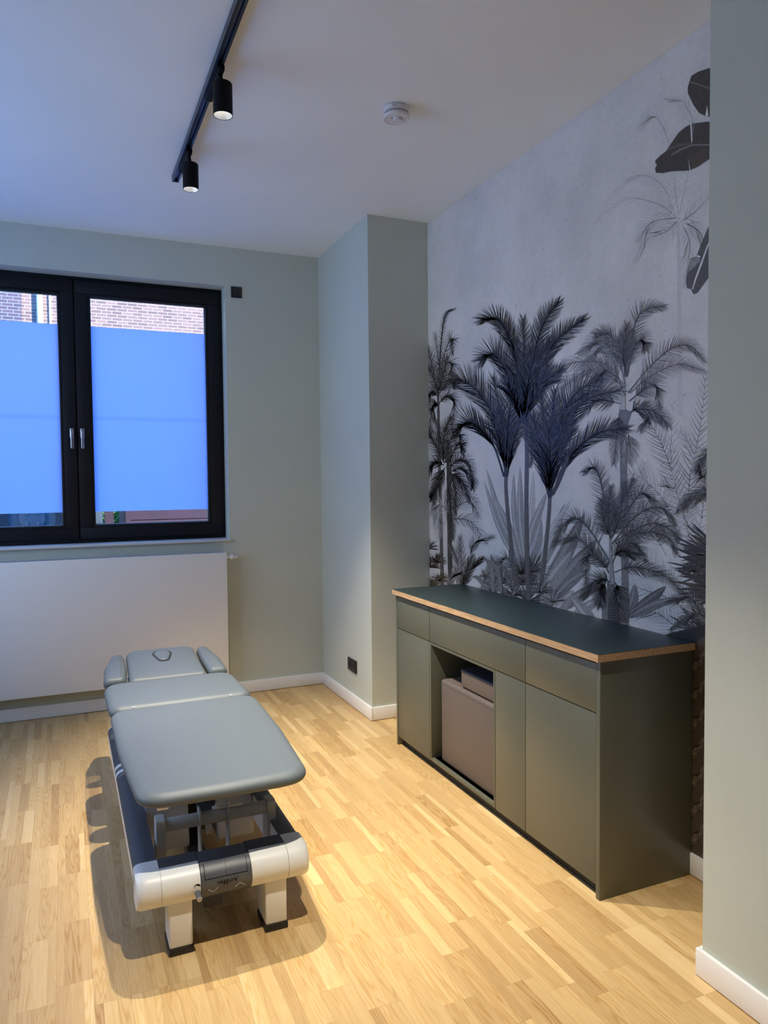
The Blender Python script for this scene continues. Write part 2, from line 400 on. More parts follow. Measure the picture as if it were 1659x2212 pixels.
# ------------------------------------------------------------------ blank wall cover and socket
cv = thing('wall_switch', 'black square cover plate high on the wall beside the window corner', 'switch', (1.20, D, 2.93))
box('cover_frame', BLACK, 1.161, 1.240, D-.009, D, 2.930, 3.010, cv, .002)
box('rocker', BLACK, 1.172, 1.229, D-.012, D-.007, 2.941, 2.999, cv, .0015)
so = thing('wall_socket', 'black double power socket low on the pier above the skirting', 'socket', (P, 4.805, .29))
box('socket_frame', BLACK, P-.010, P, 4.724, 4.886, .246, .334, so, .002)
for yy in (4.765, 4.845):
    bm = bmesh.new()
    B(bm, P-.012, P-.008, yy-.031, yy+.031, .260, .320, .0015)
    lathe(bm, [(.0215, P-.0125), (.0235, P-.0115), (.0235, P-.010)], (0, yy, .290), 'X', 32)
    s = link('socket_insert', bm, BLACK, so, True)
    bm = bmesh.new(); lathe(bm, [(0, P-.0126), (.0205, P-.0126)], (0, yy, .290), 'X', 32); link('socket_well', bm, INK, s)
    bm = bmesh.new(); B(bm, P-.0140, P-.012, yy-.003, yy+.003, .2685, .2725); link('earth_clip', bm, CHROME, s)

# ------------------------------------------------------------------ mural wallpaper
PAPER = bpy.data.materials.new('mural paper ground'); t, n, l = nt(PAPER); b = n['Principled BSDF']
g = n.new('ShaderNodeNewGeometry')
def noise_(scale, det, rough=.5):
    q = n.new('ShaderNodeTexNoise'); q.inputs['Scale'].default_value = scale; q.inputs['Detail'].default_value = det; q.inputs['Roughness'].default_value = rough
    l.new(g.outputs['Position'], q.inputs['Vector']); return q.outputs[0]
def mrange(a, lo, hi, o0, o1):
    q = n.new('ShaderNodeMapRange'); l.new(a, q.inputs[0])
    for i, v in enumerate((lo, hi, o0, o1)): q.inputs[i+1].default_value = v
    return q.outputs[0]
def mul(a, b_):
    q = n.new('ShaderNodeMath'); q.operation = 'MULTIPLY'; l.new(a, q.inputs[0]); l.new(b_, q.inputs[1]); return q.outputs[0]
k1 = mrange(noise_(2.2, 5, .6), .3, .7, .86, 1.10); k2 = mrange(noise_(55, 4, .7), .35, .65, .95, 1.04)
k3 = mrange(noise_(38, 2), .70, .76, 1.0, .72); k4 = mrange(noise_(220, 2), .3, .7, .96, 1.04)
sp = n.new('ShaderNodeSeparateXYZ'); l.new(g.outputs['Position'], sp.inputs[0])
seam = n.new('ShaderNodeMath'); seam.operation = 'LESS_THAN'; l.new(sp.outputs[1], seam.inputs[0]); seam.inputs[1].default_value = 2.335
k5 = mrange(seam.outputs[0], 0, 1, 1.0, 1.035)
vs_ = n.new('ShaderNodeVectorMath'); vs_.operation = 'SCALE'; vs_.inputs[0].default_value = (.70, .68, .66)
l.new(mul(mul(mul(k1, k2), mul(k3, k4)), k5), vs_.inputs['Scale']); l.new(vs_.outputs[0], b.inputs['Base Color'])
b.inputs['Roughness'].default_value = .34; b.inputs['Specular IOR Level'].default_value = .45
def printm(name, c, nz=.18):
    m = mat(name, c, .34, spec=.5, noise=nz, nscale=90); return m
TONES = [printm('print black', (.030, .027, .027)), printm('print umber', (.060, .053, .050)), printm('print dark grey', (.110, .102, .100)),
         printm('print mid grey', (.200, .190, .186)), printm('print grey', (.300, .288, .282)), printm('print pale grey', (.47, .455, .445)),
         printm('print ghost', (.56, .545, .53), .05), printm('print faint ghost', (.62, .60, .585), .04), printm('print light', (.75, .73, .71), .05),
         printm('print brown', (.085, .066, .048)), printm('print tan', (.20, .155, .115))]
mb = bmesh.new()
fr_layer = [0]
def wp(x, y):
    q = survey(x, y, 0, W); return (q.y, q.z)
YL, YR = D1-.001, YC+.004
def face(pts, tone):
    """flat patch of print; pts in measured image points"""
    q = [wp(*p) for p in pts]
    if all(a > YL for a, _ in q) or all(a < YR for a, _ in q): return
    x = W-.0018-.000008*fr_layer[0]
    try:
        f = mb.faces.new([mb.verts.new((x, min(max(a, YR), YL), max(z, .001))) for a, z in q]); f.material_index = tone+1
    except ValueError: pass
def spline(pts, n_):
    P_ = [Vector(p) for p in pts]; P_ = [P_[0]*2-P_[1]]+P_+[P_[-1]*2-P_[-2]]
    out = []; m_ = len(P_)-3
    for i in range(n_+1):
        u_ = i/n_*m_; k = min(int(u_), m_-1); t_ = u_-k
        a, b_, c, d = P_[k:k+4]
        out.append(.5*((2*b_)+(c-a)*t_+(2*a-5*b_+4*c-d)*t_*t_+(-a+3*b_-3*c+d)*t_**3))
    return out
def strip(path, w0, w1, tone, tip=True, mid=None):
    n_ = len(path)-1; L_, R_ = [], []
    for i, p in enumerate(path):
        t_ = (path[min(i+1, n_)]-path[max(i-1, 0)]); t_ = t_.normalized() if t_.length > 1e-6 else Vector((0, 1))
        nn = Vector((-t_.y, t_.x)); s_ = i/n_
        w_ = (w0+(w1-w0)*s_) if mid is None else (mid*math.sin(PI*min(.96, s_*.92+.06))**.8)
        if tip and i == n_: w_ = .05
        L_.append(p+nn*w_/2); R_.append(p-nn*w_/2)
    for i in range(n_): face((L_[i], L_[i+1], R_[i+1], R_[i]), tone)
def frond(pts, tone, L_=30, n_=34, a0=70, a1=25, curl=.5, w=1.5, start=.08, grav=0., sides=(1, -1), rw=2.2, rtone=None, jit=.12, tonej=1, lens=(1, 1), prof=None):
    fr_layer[0] += 1
    path = spline(pts, 40)
    N = int(n_)
    for s_i, sd in enumerate(sides):
        for k in range(N):
            t_ = start+(1-start)*(k+random.random()*.6)/N
            fi = t_*40; i = min(int(fi), 39); p = path[i].lerp(path[i+1], fi-i)
            tg = (path[min(i+1, 40)]-path[max(i-1, 0)]).normalized()
            af = (t_ if prof is None else (t_/.72 if t_ < .72 else 1-.75*(t_-.72)/.28)); ang = R(a0+(a1-a0)*af+random.uniform(-6, 6))*sd
            d = Vector((tg.x*math.cos(ang)-tg.y*math.sin(ang), tg.x*math.sin(ang)+tg.y*math.cos(ang)))
            ln = L_*lens[s_i]*((.30+.70*math.sin(PI*min(1, .15+t_*.82))) if prof is None else prof(t_))*random.uniform(1-jit, 1+jit)
            ws = w*(1-.50*t_); q = [p]; dd = d.copy(); pp = p.copy()
            for m_ in range(4):
                dd = (dd+tg*curl*.22+Vector((0, 1))*grav*.25).normalized(); pp = pp+dd*ln/4; q.append(pp.copy())
            tn = max(0, min(7, tone+random.choice((0, 0, tonej, tonej+1 if tonej else 0, -tonej if tone > 1 else 0)))) if tone < 8 else tone
            strip(q, ws*random.uniform(.75, 1.2), .25, tn)
    strip(path, rw, .6, tone if rtone is None else rtone, False)
def blade(pts, wid, tone, rib=None):
    fr_layer[0] += 1
    path = spline(pts, 14); strip(path, 0, 0, tone, True, wid)
    if rib is not None:
        fr_layer[0] += 1; strip(path, 1.2, .4, rib)
def trunk(pts, w0, w1, tone, bands=0, btone=0):
    fr_layer[0] += 1
    path = spline(pts, 20); strip(path, w0, w1, tone, False)
    fr_layer[0] += 1
    for k in range(bands):
        i = 1+int(18*k/bands); p = path[i]; w_ = w0+(w1-w0)*i/20
        strip([p+Vector((-w_/2, -.6)), p+Vector((0, .5)), p+Vector((w_/2, -.6))], 1.0, 1.0, btone, False)
def poly(pts, tone):
    fr_layer[0] += 1; face([Vector(p) for p in pts], tone)

# ghost plants, farthest first
for pts in ([(1462,470),(1430,400),(1370,380),(1305,440)], [(1462,470),(1420,440),(1350,430),(1285,480)], [(1465,465),(1450,330),(1420,255),(1385,270)],
            [(1468,465),(1500,300),(1480,225),(1440,215)], [(1470,470),(1440,500),(1395,520),(1372,565)], [(1470,480),(1500,460),(1545,420),(1600,430)],
            [(1472,480),(1490,520),(1488,560),(1478,620)], [(1470,470),(1410,480),(1380,520)], [(1478,480),(1510,500),(1530,540)]):
    frond(pts, 6, 42, 40, 55, 20, .3, 1.3, grav=.3, tonej=0)
trunk([(1466,480),(1468,640),(1470,900)], 7, 9, 7)
for pts, tn in (([(1486,1150),(1490,1040),(1512,930),(1527,800)], 4), ([(1480,1130),(1455,1030),(1425,950),(1378,870)], 4), ([(1470,1170),(1440,1090),(1395,1040),(1345,1010)], 5),
                ([(1500,1200),(1470,1090),(1450,1000),(1455,860)], 5), ([(1495,1230),(1520,1080),(1500,980),(1470,930)], 5), ([(1440,1200),(1400,1120),(1385,1060),(1392,1000)], 5),
                ([(1450,1260),(1380,1190),(1340,1120),(1300,1080)], 6), ([(1560,1150),(1545,1000),(1560,900),(1540,840)], 5), ([(1520,1180),(1480,1120),(1460,1060),(1430,1040)], 6),
                ([(1505,1330),(1440,1290),(1380,1270),(1330,1250)], 6), ([(1490,1340),(1450,1250),(1400,1230),(1340,1210)], 6), ([(1500,1400),(1430,1330),(1370,1320)], 5)):
    frond(pts, tn, 46, 26, 62, 34, .4, 4.0, tonej=0, rw=2.5)
# far broad leaves
for a, b_, w_, tn in (((1150,1260),(1046,1040),14,4), ((1145,1230),(1051,1012),13,4), ((1135,1220),(1110,1020),13,4), ((1138,1220),(1124,1006),15,4), ((1140,1210),(1153,1018),14,5),
                      ((1140,1230),(1182,1062),20,4), ((1150,1260),(1221,1086),22,4), ((1150,1280),(1236,1078),20,5), ((1160,1300),(1262,1110),34,3), ((1165,1320),(1290,1165),38,3),
                      ((1130,1240),(1064,1066),12,4), ((1170,1330),(1235,1190),30,4), ((1190,1310),(1275,1228),22,3), ((1195,1325),(1310,1250),26,3), ((1230,1340),(1300,1290),24,4),
                      ((1356,1331),(1372,1262),22,3), ((1356,1333),(1440,1266),26,2), ((1362,1334),(1470,1290),20,3), ((1120,1250),(1170,1120),26,4), ((1200,1330),(1240,1275),26,4), ((1290,1350),(1235,1290),24,4)):
    a, b_ = Vector(a), Vector(b_); m_ = (a+b_)/2+Vector((-(b_-a).y, (b_-a).x))*random.uniform(-.08, .08)
    blade([a, m_, b_], w_, tn, max(0, tn-1))
    m2 = Vector(((b_-a).y, -(b_-a).x)).normalized()*w_*.18
    blade([a+m2, m_+m2, b_], w_*.28, min(8, tn+1))
# ---- left group
trunk([(947,850),(951,1050),(958,1330)], 5, 8, 2, 14, 0); trunk([(968,950),(970,1100),(974,1330)], 6, 9, 1, 10, 0)
trunk([(975,960),(974,1100),(978,1330)], 3, 4, 0)
for pts, tn in (([(977,1098),(1003,1066),(1033,1086)], 4), ([(977,1100),(1016,1083),(1035,1118)], 3), ([(975,1120),(1018,1127),(1052,1175)], 3), ([(977,1090),(995,1050),(1010,1050)], 4),
                ([(930,1090),(945,1110),(950,1160)], 5), ([(975,1110),(950,1090),(930,1110)], 5)):
    frond(pts, tn, 26, 34, 65, 30, .3, 1.2, grav=.35)
frond([(948,858),(952,763),(958,702),(967,675),(984,666)], 0, 11, 50, 40, 20, .3, 1.6, grav=.9, rw=3)
for pts in ([(947,852),(958,775),(975,732),(978,765)], [(947,852),(963,790),(977,790),(970,850)], [(949,871),(966,856),(983,868),(976,930)], [(945,852),(935,794),(922,745)],
            [(945,855),(930,850),(915,900)], [(947,850),(950,800),(940,720)], [(947,852),(930,800),(905,790)], [(949,875),(935,880),(928,940)], [(950,850),(972,820),(985,835)], [(945,850),(956,820),(968,770)]):
    frond(pts, 1, 24, 46, 60, 25, .3, 1.5, grav=.3, tonej=1)
for pts in ([(962,1000),(975,950),(992,940),(1003,985)], [(968,1018),(991,993),(1014,1003),(1024,1047)], [(970,1020),(1000,1012),(1020,1035),(1022,1055)], [(972,1022),(997,1038),(1015,1082)],
            [(965,1000),(960,940),(975,900)], [(960,1000),(935,950),(920,930)], [(960,1005),(938,1000),(920,1040)], [(962,1010),(945,1040),(938,1090)], [(968,1010),(985,1060),(984,1110)],
            [(960,1000),(955,960),(938,900)], [(965,1010),(990,960),(1000,970)], [(968,1040),(975,1100),(980,1165)], [(960,1020),(940,1060),(930,1075)]):
    frond(pts, 0, 26, 46, 55, 20, .3, 1.6, grav=.3)
for pts, tn in (([(995,1290),(997,1211),(994,1158)], 3), ([(985,1290),(990,1220),(975,1180)], 3), ([(1001,1270),(1016,1230),(1044,1206)], 0), ([(1000,1275),(1005,1240),(1022,1200)], 1), ([(1015,1200),(1030,1170),(1068,1160)], 5),
                ([(960,1300),(975,1250),(1000,1235)], 3)):
    frond(pts, tn, 26, 34, 50, 20, .4, 2.4)
for cx_, cy_, r_, tn in ((925,1185,30,9), (930,1225,32,9), (945,1215,26,9), (950,1255,24,9), (935,1270,30,9), (1140,1262,56,1), (1150,1235,50,1), (1128,1240,48,1), (1140,1300,60,1), (1168,1280,40,2), (1090,1260,40,2), (1060,1275,36,3), (1110,1285,40,2), (1195,1300,36,3)):
    for k in range(46):
        a = random.uniform(-PI*1.05, .05*PI); d = Vector((math.cos(a), math.sin(a))); rr = r_*random.uniform(.6, 1.05)
        fr_layer[0] += 0 if k % 8 else 1
        strip(spline([(cx_, cy_), Vector((cx_, cy_))+d*rr*.6, Vector((cx_, cy_))+d*rr+Vector((0, rr*.08))], 4), 2.6, .4, tn if tn == 9 else max(0, tn+random.choice((0, 0, 1, -1))))
for pts in ([(1090,1300),(1080,1230),(1060,1205)], [(1105,1320),(1105,1260),(1090,1225)], [(1075,1290),(1060,1250),(1045,1240)], [(1120,1240),(1095,1205),(1072,1225)], [(1040,1270),(1060,1235),(1090,1225)]):
    frond(pts, 2, 24, 28, 60, 30, .3, 1.6)
for pts in ([(1068,1290),(1062,1230),(1045,1200)], [(1085,1290),(1075,1230),(1048,1205)], [(1055,1280),(1035,1250),(1020,1245)]):
    blade(pts, 9, 3)
# ---- grey palm behind, right
trunk([(1346,868),(1346,900),(1349,1100),(1352,1345)], 13, 15, 3, 22, 2)
trunk([(1349,800),(1347,850),(1345,885)], 4, 14, 5); poly([(1337,893),(1352,885),(1366,890),(1356,920),(1349,925),(1338,918)], 3)
G = [([(1352,855),(1327,800),(1286,781),(1225,788),(1200,822)], 2), ([(1350,814),(1323,755),(1292,736),(1250,765)], 2), ([(1351,814),(1343,755),(1315,722),(1286,722)], 2),
     ([(1352,830),(1335,770),(1300,750),(1262,790)], 3), ([(1352,840),(1320,815),(1270,800),(1215,840)], 3), ([(1355,814),(1364,742),(1378,687),(1405,665),(1438,662)], 2), ([(1354,814),(1352,760),(1355,700)], 2),
     ([(1356,814),(1370,753),(1388,735),(1396,757)], 2), ([(1354,810),(1347,760),(1360,715)], 1), ([(1358,849),(1405,792),(1456,751),(1495,749),(1524,783)], 2), ([(1362,849),(1405,814),(1466,787),(1520,800)], 3),
     ([(1360,867),(1388,845),(1418,833),(1427,888)], 2), ([(1343,872),(1315,867),(1285,865),(1255,900)], 3), ([(1360,892),(1376,884),(1403,898),(1384,930)], 2), ([(1364,890),(1395,884),(1425,896),(1444,922)], 2),
     ([(1341,888),(1335,927),(1327,1003)], 2), ([(1356,930),(1362,960),(1360,1000)], 5), ([(1350,830),(1310,800),(1290,830)], 3)]
for pts, tn in G: frond(pts, tn, 34, 56, 62, 30, .3, 1.25, start=.18, grav=.3, rtone=tn)
# ---- central tall palms
trunk([(1131,880),(1139,960),(1138,1100),(1142,1300)], 8, 9, 2, 16, 1)
trunk([(1095,1000),(1094,1060),(1103,1160),(1114,1260)], 6, 9, 2, 12, 1)
trunk([(1187,1045),(1188,1090),(1180,1180),(1170,1260)], 6, 9, 2, 12, 1)
frond([(1148,930),(1150,980),(1146,1010)], 2, 12, 50, 60, 40, .2, .8, grav=.8)
pf = lambda t_: .60+.40*math.sin(PI*min(1, t_*1.05))-.12*max(0, t_-.8)/.2
def plume(pts, L_=62, n_=70, tn=0, a0=9, a1=44, w=1.9, start=.1, **k): frond(pts, tn, L_, int(n_*1.0), a0, a1, .05, w, start=start, prof=pf, rw=4, **k)
plume([(1093,1030),(1086,940),(1052,872),(1018,832),(984,818)], 60, 80, start=.2)
plume([(1093,1030),(1088,930),(1066,815)], 46, 70); plume([(1090,1030),(1068,965),(1038,927),(1010,912),(980,935)], 50, 76, start=.25)
plume([(1094,1030),(1098,930),(1108,838)], 60, 80); plume([(1096,1030),(1112,950),(1140,870)], 40, 60, 0); plume([(1093,1020),(1080,950),(1062,905)], 46, 60)
plume([(1129,915),(1122,800),(1104,735),(1076,690),(1040,690)], 44, 90, start=.3); plume([(1125,910),(1110,850),(1090,795),(1066,765),(1040,778)], 52, 84, start=.15)
plume([(1130,915),(1134,790),(1131,690)], 40, 80); plume([(1132,915),(1150,790),(1175,700),(1208,652)], 40, 90, start=.2); plume([(1130,915),(1165,805),(1205,735),(1262,690)], 42, 90, start=.35)
plume([(1130,915),(1150,810),(1190,738)], 44, 80); plume([(1130,912),(1165,840),(1215,798)], 44, 70); plume([(1130,915),(1126,830),(1112,770)], 60, 80, 0); plume([(1131,915),(1142,830),(1158,760)], 56, 80, 0)
plume([(1128,915),(1112,860),(1098,830)], 50, 60, 0); plume([(1131,915),(1160,850),(1185,790)], 46, 60, 0)
plume([(1187,1075),(1165,985),(1140,905)], 44, 70); plume([(1187,1075),(1180,960),(1170,850)], 50, 80); plume([(1187,1075),(1190,950),(1200,842)], 50, 80)
plume([(1188,1075),(1212,955),(1262,868),(1340,843)], 58, 96, start=.15); plume([(1187,1075),(1203,945),(1238,858),(1296,818)], 62, 90); plume([(1190,1075),(1230,992),(1290,937),(1356,926)], 48, 90, start=.2)
plume([(1187,1075),(1172,980),(1152,900)], 50, 70, 0); plume([(1188,1075),(1200,980),(1225,900)], 56, 80, 0); plume([(1190,1070),(1205,1000),(1240,930)], 40, 60, 0); plume([(1187,1075),(1190,1000),(1186,930)], 60, 80, 0)
blade([(1196,1070),(1215,1020),(1232,985)], 10, 1)
# ---- dark palm in front, right
poly([(1313,1256),(1329,1256),(1334,1345),(1312,1345)], 2); trunk([(1319,1164),(1321,1210),(1323,1262)], 4, 12, 4)
poly([(1301,1290),(1308,1284),(1314,1292),(1316,1345),(1302,1345)], 3); trunk([(1323,1290),(1322,1345)], 14, 17, 1, 9, 3)
K = [[(1319,1214),(1278,1149),(1245,1119),(1217,1136),(1195,1182)], [(1315,1225),(1282,1193),(1245,1162),(1200,1172)], [(1317,1238),(1302,1214),(1272,1200),(1267,1258)], [(1319,1164),(1310,1101),(1297,1034),(1284,1010),(1262,1020)],
     [(1319,1164),(1330,1110),(1354,1071),(1371,1034)], [(1321,1164),(1350,1115),(1386,1067),(1414,1082)], [(1323,1175),(1360,1130),(1397,1101),(1436,1099),(1460,1134)], [(1328,1171),(1364,1149),(1412,1130),(1451,1145),(1469,1166)],
     [(1330,1175),(1375,1154),(1419,1151),(1451,1167),(1462,1196)], [(1323,1217),(1343,1182),(1375,1175),(1397,1212)], [(1328,1236),(1364,1225),(1408,1232),(1451,1253),(1486,1292)], [(1321,1258),(1302,1251),(1278,1262),(1260,1290)],
     [(1330,1258),(1341,1284),(1354,1349)], [(1319,1164),(1316,1110),(1320,1050)], [(1320,1164),(1340,1120),(1350,1040)], [(1321,1164),(1308,1130),(1300,1080)], [(1324,1200),(1350,1190),(1380,1200)], [(1325,1262),(1335,1300),(1338,1350)], [(1310,1256),(1300,1275),(1298,1310)]]
for pts in K: frond(pts, 1, 31, 62, 62, 30, .3, 1.35, start=.14, grav=.3, rtone=1)
# ---- right edge
for k in range(150):
    a = random.uniform(R(150), R(232)); o_ = Vector((1560+random.uniform(-14, 30), 1235+random.uniform(-45, 60)))
    ln = random.uniform(60, 112); d = Vector((math.cos(a), math.sin(a)*.9-.12))
    if not k % 6: fr_layer[0] += 1
    strip(spline([o_, o_+d*ln*.55, o_+d*ln], 5), 5.5, .4, random.choice((0, 0, 1, 1, 9)), mid=5.0)
for k in range(110):
    a = random.uniform(R(150), R(250)); o_ = Vector((1545+random.uniform(-20, 20), 1395+random.uniform(-30, 40)))
    ln = random.uniform(50, 104); d = Vector((math.cos(a), math.sin(a)))
    if not k % 6: fr_layer[0] += 1
    strip(spline([o_, o_+d*ln*.55, o_+d*ln+Vector((0, 6))], 5), 4, .4, random.choice((0, 1, 1, 2)), mid=4.0)
for pts in ([(1570,1000),(1540,1000),(1522,1030),(1512,1018)], [(1560,960),(1535,975),(1515,1000),(1508,1020)], [(1580,1060),(1530,1055),(1490,1075),(1463,1108)], [(1560,1070),(1520,1068),(1478,1100)],
            [(1520,1330),(1490,1290),(1445,1300)], [(1540,1340),(1500,1325),(1450,1360)]):
    frond(pts, 2, 30, 46, 50, 25, .3, 1.7, grav=.4)
# banana leaves, upper right
def crop(p): return (1250+p[0]/3.16, p[1]/3.16)
def big(pts, tn): poly([crop(p) for p in pts], tn)
big([(1100,430),(1000,445),(885,470),(820,492),(775,520),(765,550),(750,600),(752,640),(790,720),(830,775),(885,800),(1000,800),(1120,740)], 1)
big([(765,566),(820,580),(885,605),(1000,620),(1000,613),(885,597),(820,572),(768,556)], 3)
big([(870,790),(884,720),(892,800)], 8)
big([(1100,850),(990,838),(882,833),(780,845),(735,868),(690,905),(640,975),(600,1035),(560,1065),(530,1095),(528,1112),(540,1125),(528,1150),(532,1180),(580,1183),(640,1170),(700,1168),(760,1165),(820,1138),(882,1095),(1000,1050),(1100,980)], 1)
big([(632,1060),(690,1020),(780,985),(882,985),(1000,1000),(1000,1006),(882,995),(782,997),(700,1030),(642,1064)], 3)
big([(768,850),(778,845),(783,960),(776,985)], 8); big([(783,905),(790,842),(799,844),(786,920)], 3); big([(762,1165),(756,1085),(768,1160)], 8); big([(600,1035),(700,1000),(770,990),(770,975),(690,985),(620,1010)], 2)
big([(760,1060),(770,1160),(882,1095),(882,1010)], 9)
big([(960,1400),(878,1580),(845,1660),(808,1755),(770,1765),(748,1850),(738,1925),(745,1968),(772,1974),(790,2010),(815,1998),(878,1910),(960,1800)], 2)
big([(960,1480),(878,1690),(840,1790),(800,1900),(780,1975),(786,1978),(810,1905),(850,1800),(884,1700),(965,1500)], 8)
big([(772,1770),(830,1755),(838,1780),(790,1830),(752,1860)], 4); big([(810,1755),(820,1740),(840,1752),(835,1758)], 8)
# large-leaved undergrowth low on the wall, brown
fr_layer[0] += 1
face([(1400,1380),(1600,1330),(1620,2150),(1400,1900)], 0); 
for k in range(9):
    y0_ = 1400+k*62; fr_layer[0] += 1
    blade([(1560,y0_-30),(1520,y0_+10),(1488,y0_+55)], 52, 9, 10)
    for j in range(6):
        s_ = j/5; q = Vector((1552-60*s_, y0_-22+70*s_))
        blade([q, q+Vector((-10, 12)), q+Vector((-14, 34))], 8, 10, 9); blade([q, q+Vector((10, 2)), q+Vector((26, 12))], 8, 9, 10)
    blade([(1515,y0_+20),(1508,y0_+26),(1500,y0_+24)], 6, 0); blade([(1530,y0_+34),(1520,y0_+42),(1508,y0_+44)], 7, 0)
fr_layer[0] += 1
yb = YC+.002
f_ = B(bmesh.new(), W-.0017, W-.0002, yb, D1-.0005, BH, H-.001); f_.to_mesh(me_ := bpy.data.meshes.new('tmp')); f_.free(); mb.from_mesh(me_); bpy.data.meshes.remove(me_)
mural = link('mural_wallpaper', mb, [PAPER]+TONES)
tag(mural, 'grey palm jungle mural wallpaper covering the right wall above the sideboard', 'mural')

# ------------------------------------------------------------------ sideboard
cab = thing('sideboard', 'long sage green sideboard with wood-edged dark top and open niche', 'sideboard', ((C+W)/2, (CN+CF)/2, 0))
XB = W-.008
box('side_panel', CAB, C, XB, CN, CN+.022, 0, .905, cab, .0012)
box('side_panel', CAB, C, XB, CF-.019, CF, 0, .905, cab, .0012)
bm = bmesh.new(); B(bm, C+.02, XB, CN+.024, CF-.02, .052, .070); B(bm, C+.02, XB, CN+.024, CF-.02, .698, .712); B(bm, XB-.01, XB, CN+.024, CF-.02, .07, .90)
B(bm, C+.02, XB-.01, 3.553, 3.565, .07, .698); B(bm, C+.02, XB-.01, 2.884, 2.898, .07, .698); B(bm, C+.02, XB-.01, 2.640, 2.652, .07, .9)
B(bm, C+.02, XB-.01, 3.550, 3.562, .712, .9); B(bm, C+.02, XB, CN+.024, CF-.02, .893, .903)
link('carcass', bm, CAB, cab)
box('plinth', KICK, C+.035, C+.05, CN+.022, CF-.019, 0, .052, cab)
fz0, fz1, dz0, dz1 = .052, .703, .7075, .893
g_ = .0018
for nm, y0_, y1_, z0_, z1_ in (('drawer', 3.556, CF-.019, dz0, dz1), ('drawer', 2.648, 3.556, dz0, dz1), ('drawer', CN+.022, 2.648, dz0, dz1),
                               ('door', 3.556, CF-.019, fz0, fz1), ('door', 2.648, 2.893, fz0, fz1), ('door', CN+.022, 2.648, fz0, fz1)):
    box(nm, CAB, C+.001, C+.020, y0_+g_, y1_-g_, z0_, z1_, cab, .0008)
bm = bmesh.new(); ny0, ny1, nz0, nz1, l_ = 2.895, 3.554, .054, .703, .012
B(bm, C+.001, XB-.011, ny0, ny0+l_, nz0, nz1, .0008); B(bm, C+.001, XB-.011, ny1-l_, ny1, nz0, nz1, .0008)
B(bm, C+.001, XB-.011, ny0+l_, ny1-l_, nz0, nz0+.016, .0008); B(bm, C+.001, XB-.011, ny0+l_, ny1-l_, nz1-l_, nz1, .0008)
B(bm, XB-.03, XB-.012, ny0+l_, ny1-l_, nz0+.016, nz1-l_)
link('niche_liner', bm, CAB, cab, True)
bm = bmesh.new(); B(bm, C-.020, W-.008, CN-.012, CF+.008, .906, T-.002); wt = link('worktop_core', bm, EDGE, cab)
wt.name = 'worktop_edge'
bm = bmesh.new(); B(bm, C-.0202, W-.008, CN-.0122, CF+.0082, T-.002, T, .0004, 1); link('worktop_surface', bm, TOP, cab)
cube = thing('seat_cube', 'taupe padded cushion block standing in the niche of the sideboard', 'cushion', (1.99, 3.2, .07))
link('cushion_body', B(bmesh.new(), C+.032, 2.16, 2.925, 3.488, .0705, .515, .016, 4), TAUPE, cube, True)
bm = bmesh.new(); B(bm, C+.0305, C+.034, 2.925+.012, 3.488-.012, .494, .4965, .001); link('seam', bm, TAUPE, cube)
bol = thing('knee_cushion', 'small dark box-shaped cushion lying on the taupe padded block', 'cushion', (1.99, 3.1, .52))
link('cushion_body', B(bmesh.new(), 1.850, 2.13, 2.925, 3.293, .522, .598, .006, 3), TAUPE, bol, True)
link('cushion_cover', B(bmesh.new(), 1.848, 2.132, 2.923, 3.295, .594, .612, .006, 3), DARKP, bol, True)
bm = bmesh.new(); B(bm, 1.87, 2.11, 2.94, 3.28, .5152, .5225); link('base_board', bm, BLACK, bol)

# ------------------------------------------------------------------ ceiling track and spots
TX = .618
trk = thing('light_track', 'long black lighting track fixed along the ceiling', 'track', (TX, 1.5, H))
bm = bmesh.new(); prism(bm, [(TX-.018, H), (TX-.018, H-.033), (TX-.008, H-.033), (TX-.008, H-.013), (TX+.008, H-.013), (TX+.008, H-.033), (TX+.018, H-.033), (TX+.018, H)], -1.2, 4.30, 'Y')
link('track_profile', bm, TRACK, trk)
bm = bmesh.new()
for xx in (-.0065, -.002, .0025): B(bm, TX+xx, TX+xx+.003, -1.2, 4.28, H-.020, H-.0131)
link('conductor_strip', bm, mat('track conductor', (.22, .25, .32), .3, metal=.8), trk)
box('end_cap', TRACK, TX-.019, TX+.019, 4.30, 4.31, H-.034, H, trk, .001)
LAMPC = (1.0, .92, .76)
BULB = emit('lamp glow', (1, .96, .88), 4)
REFL = mat('spot reflector', (.75, .75, .74), .25, metal=.4)
def make_spot():
    t_ = thing('track_spotlight', 'x', 'spotlight', (0, 0, 0), 'black cylinder spots on the ceiling track')
    zt = H-.033
    bm = bmesh.new(); B(bm, -.015, .015, .02, .30, zt-.020, zt, .003); B(bm, -.011, .011, .0, .11, zt-.034, zt-.018, .004)
    link('adapter', bm, SPOTB, t_, True)
    bm = bmesh.new(); tube(bm, (0, .045, zt-.03), (.002, .016, zt-.085), .009); tube(bm, (-.012, .014, zt-.088), (.014, .014, zt-.088), .010)
    link('joint', bm, SPOTB, t_, True)
    ztop, zb, r_ = 3.172, 3.045, .0385
    bm = bmesh.new(); lathe(bm, [(0, ztop), (r_-.004, ztop), (r_, ztop-.004), (r_, zb), (r_-.0018, zb), (r_-.0022, zb+.034), (r_-.003, zb+.036)], (0, 0, 0), 'Z', 48)
    link('housing', bm, SPOTB, t_, True)
    bm = bmesh.new(); lathe(bm, [(r_-.0025, zb+.001), (r_-.007, zb+.018), (r_-.013, zb+.030)], (0, 0, 0), 'Z', 48); link('reflector', bm, REFL, t_, True)
    bm = bmesh.new(); lathe(bm, [(0, zb+.0295), (r_-.012, zb+.030)], (0, 0, 0), 'Z', 32); link('lens', bm, BULB, t_)
    return t_
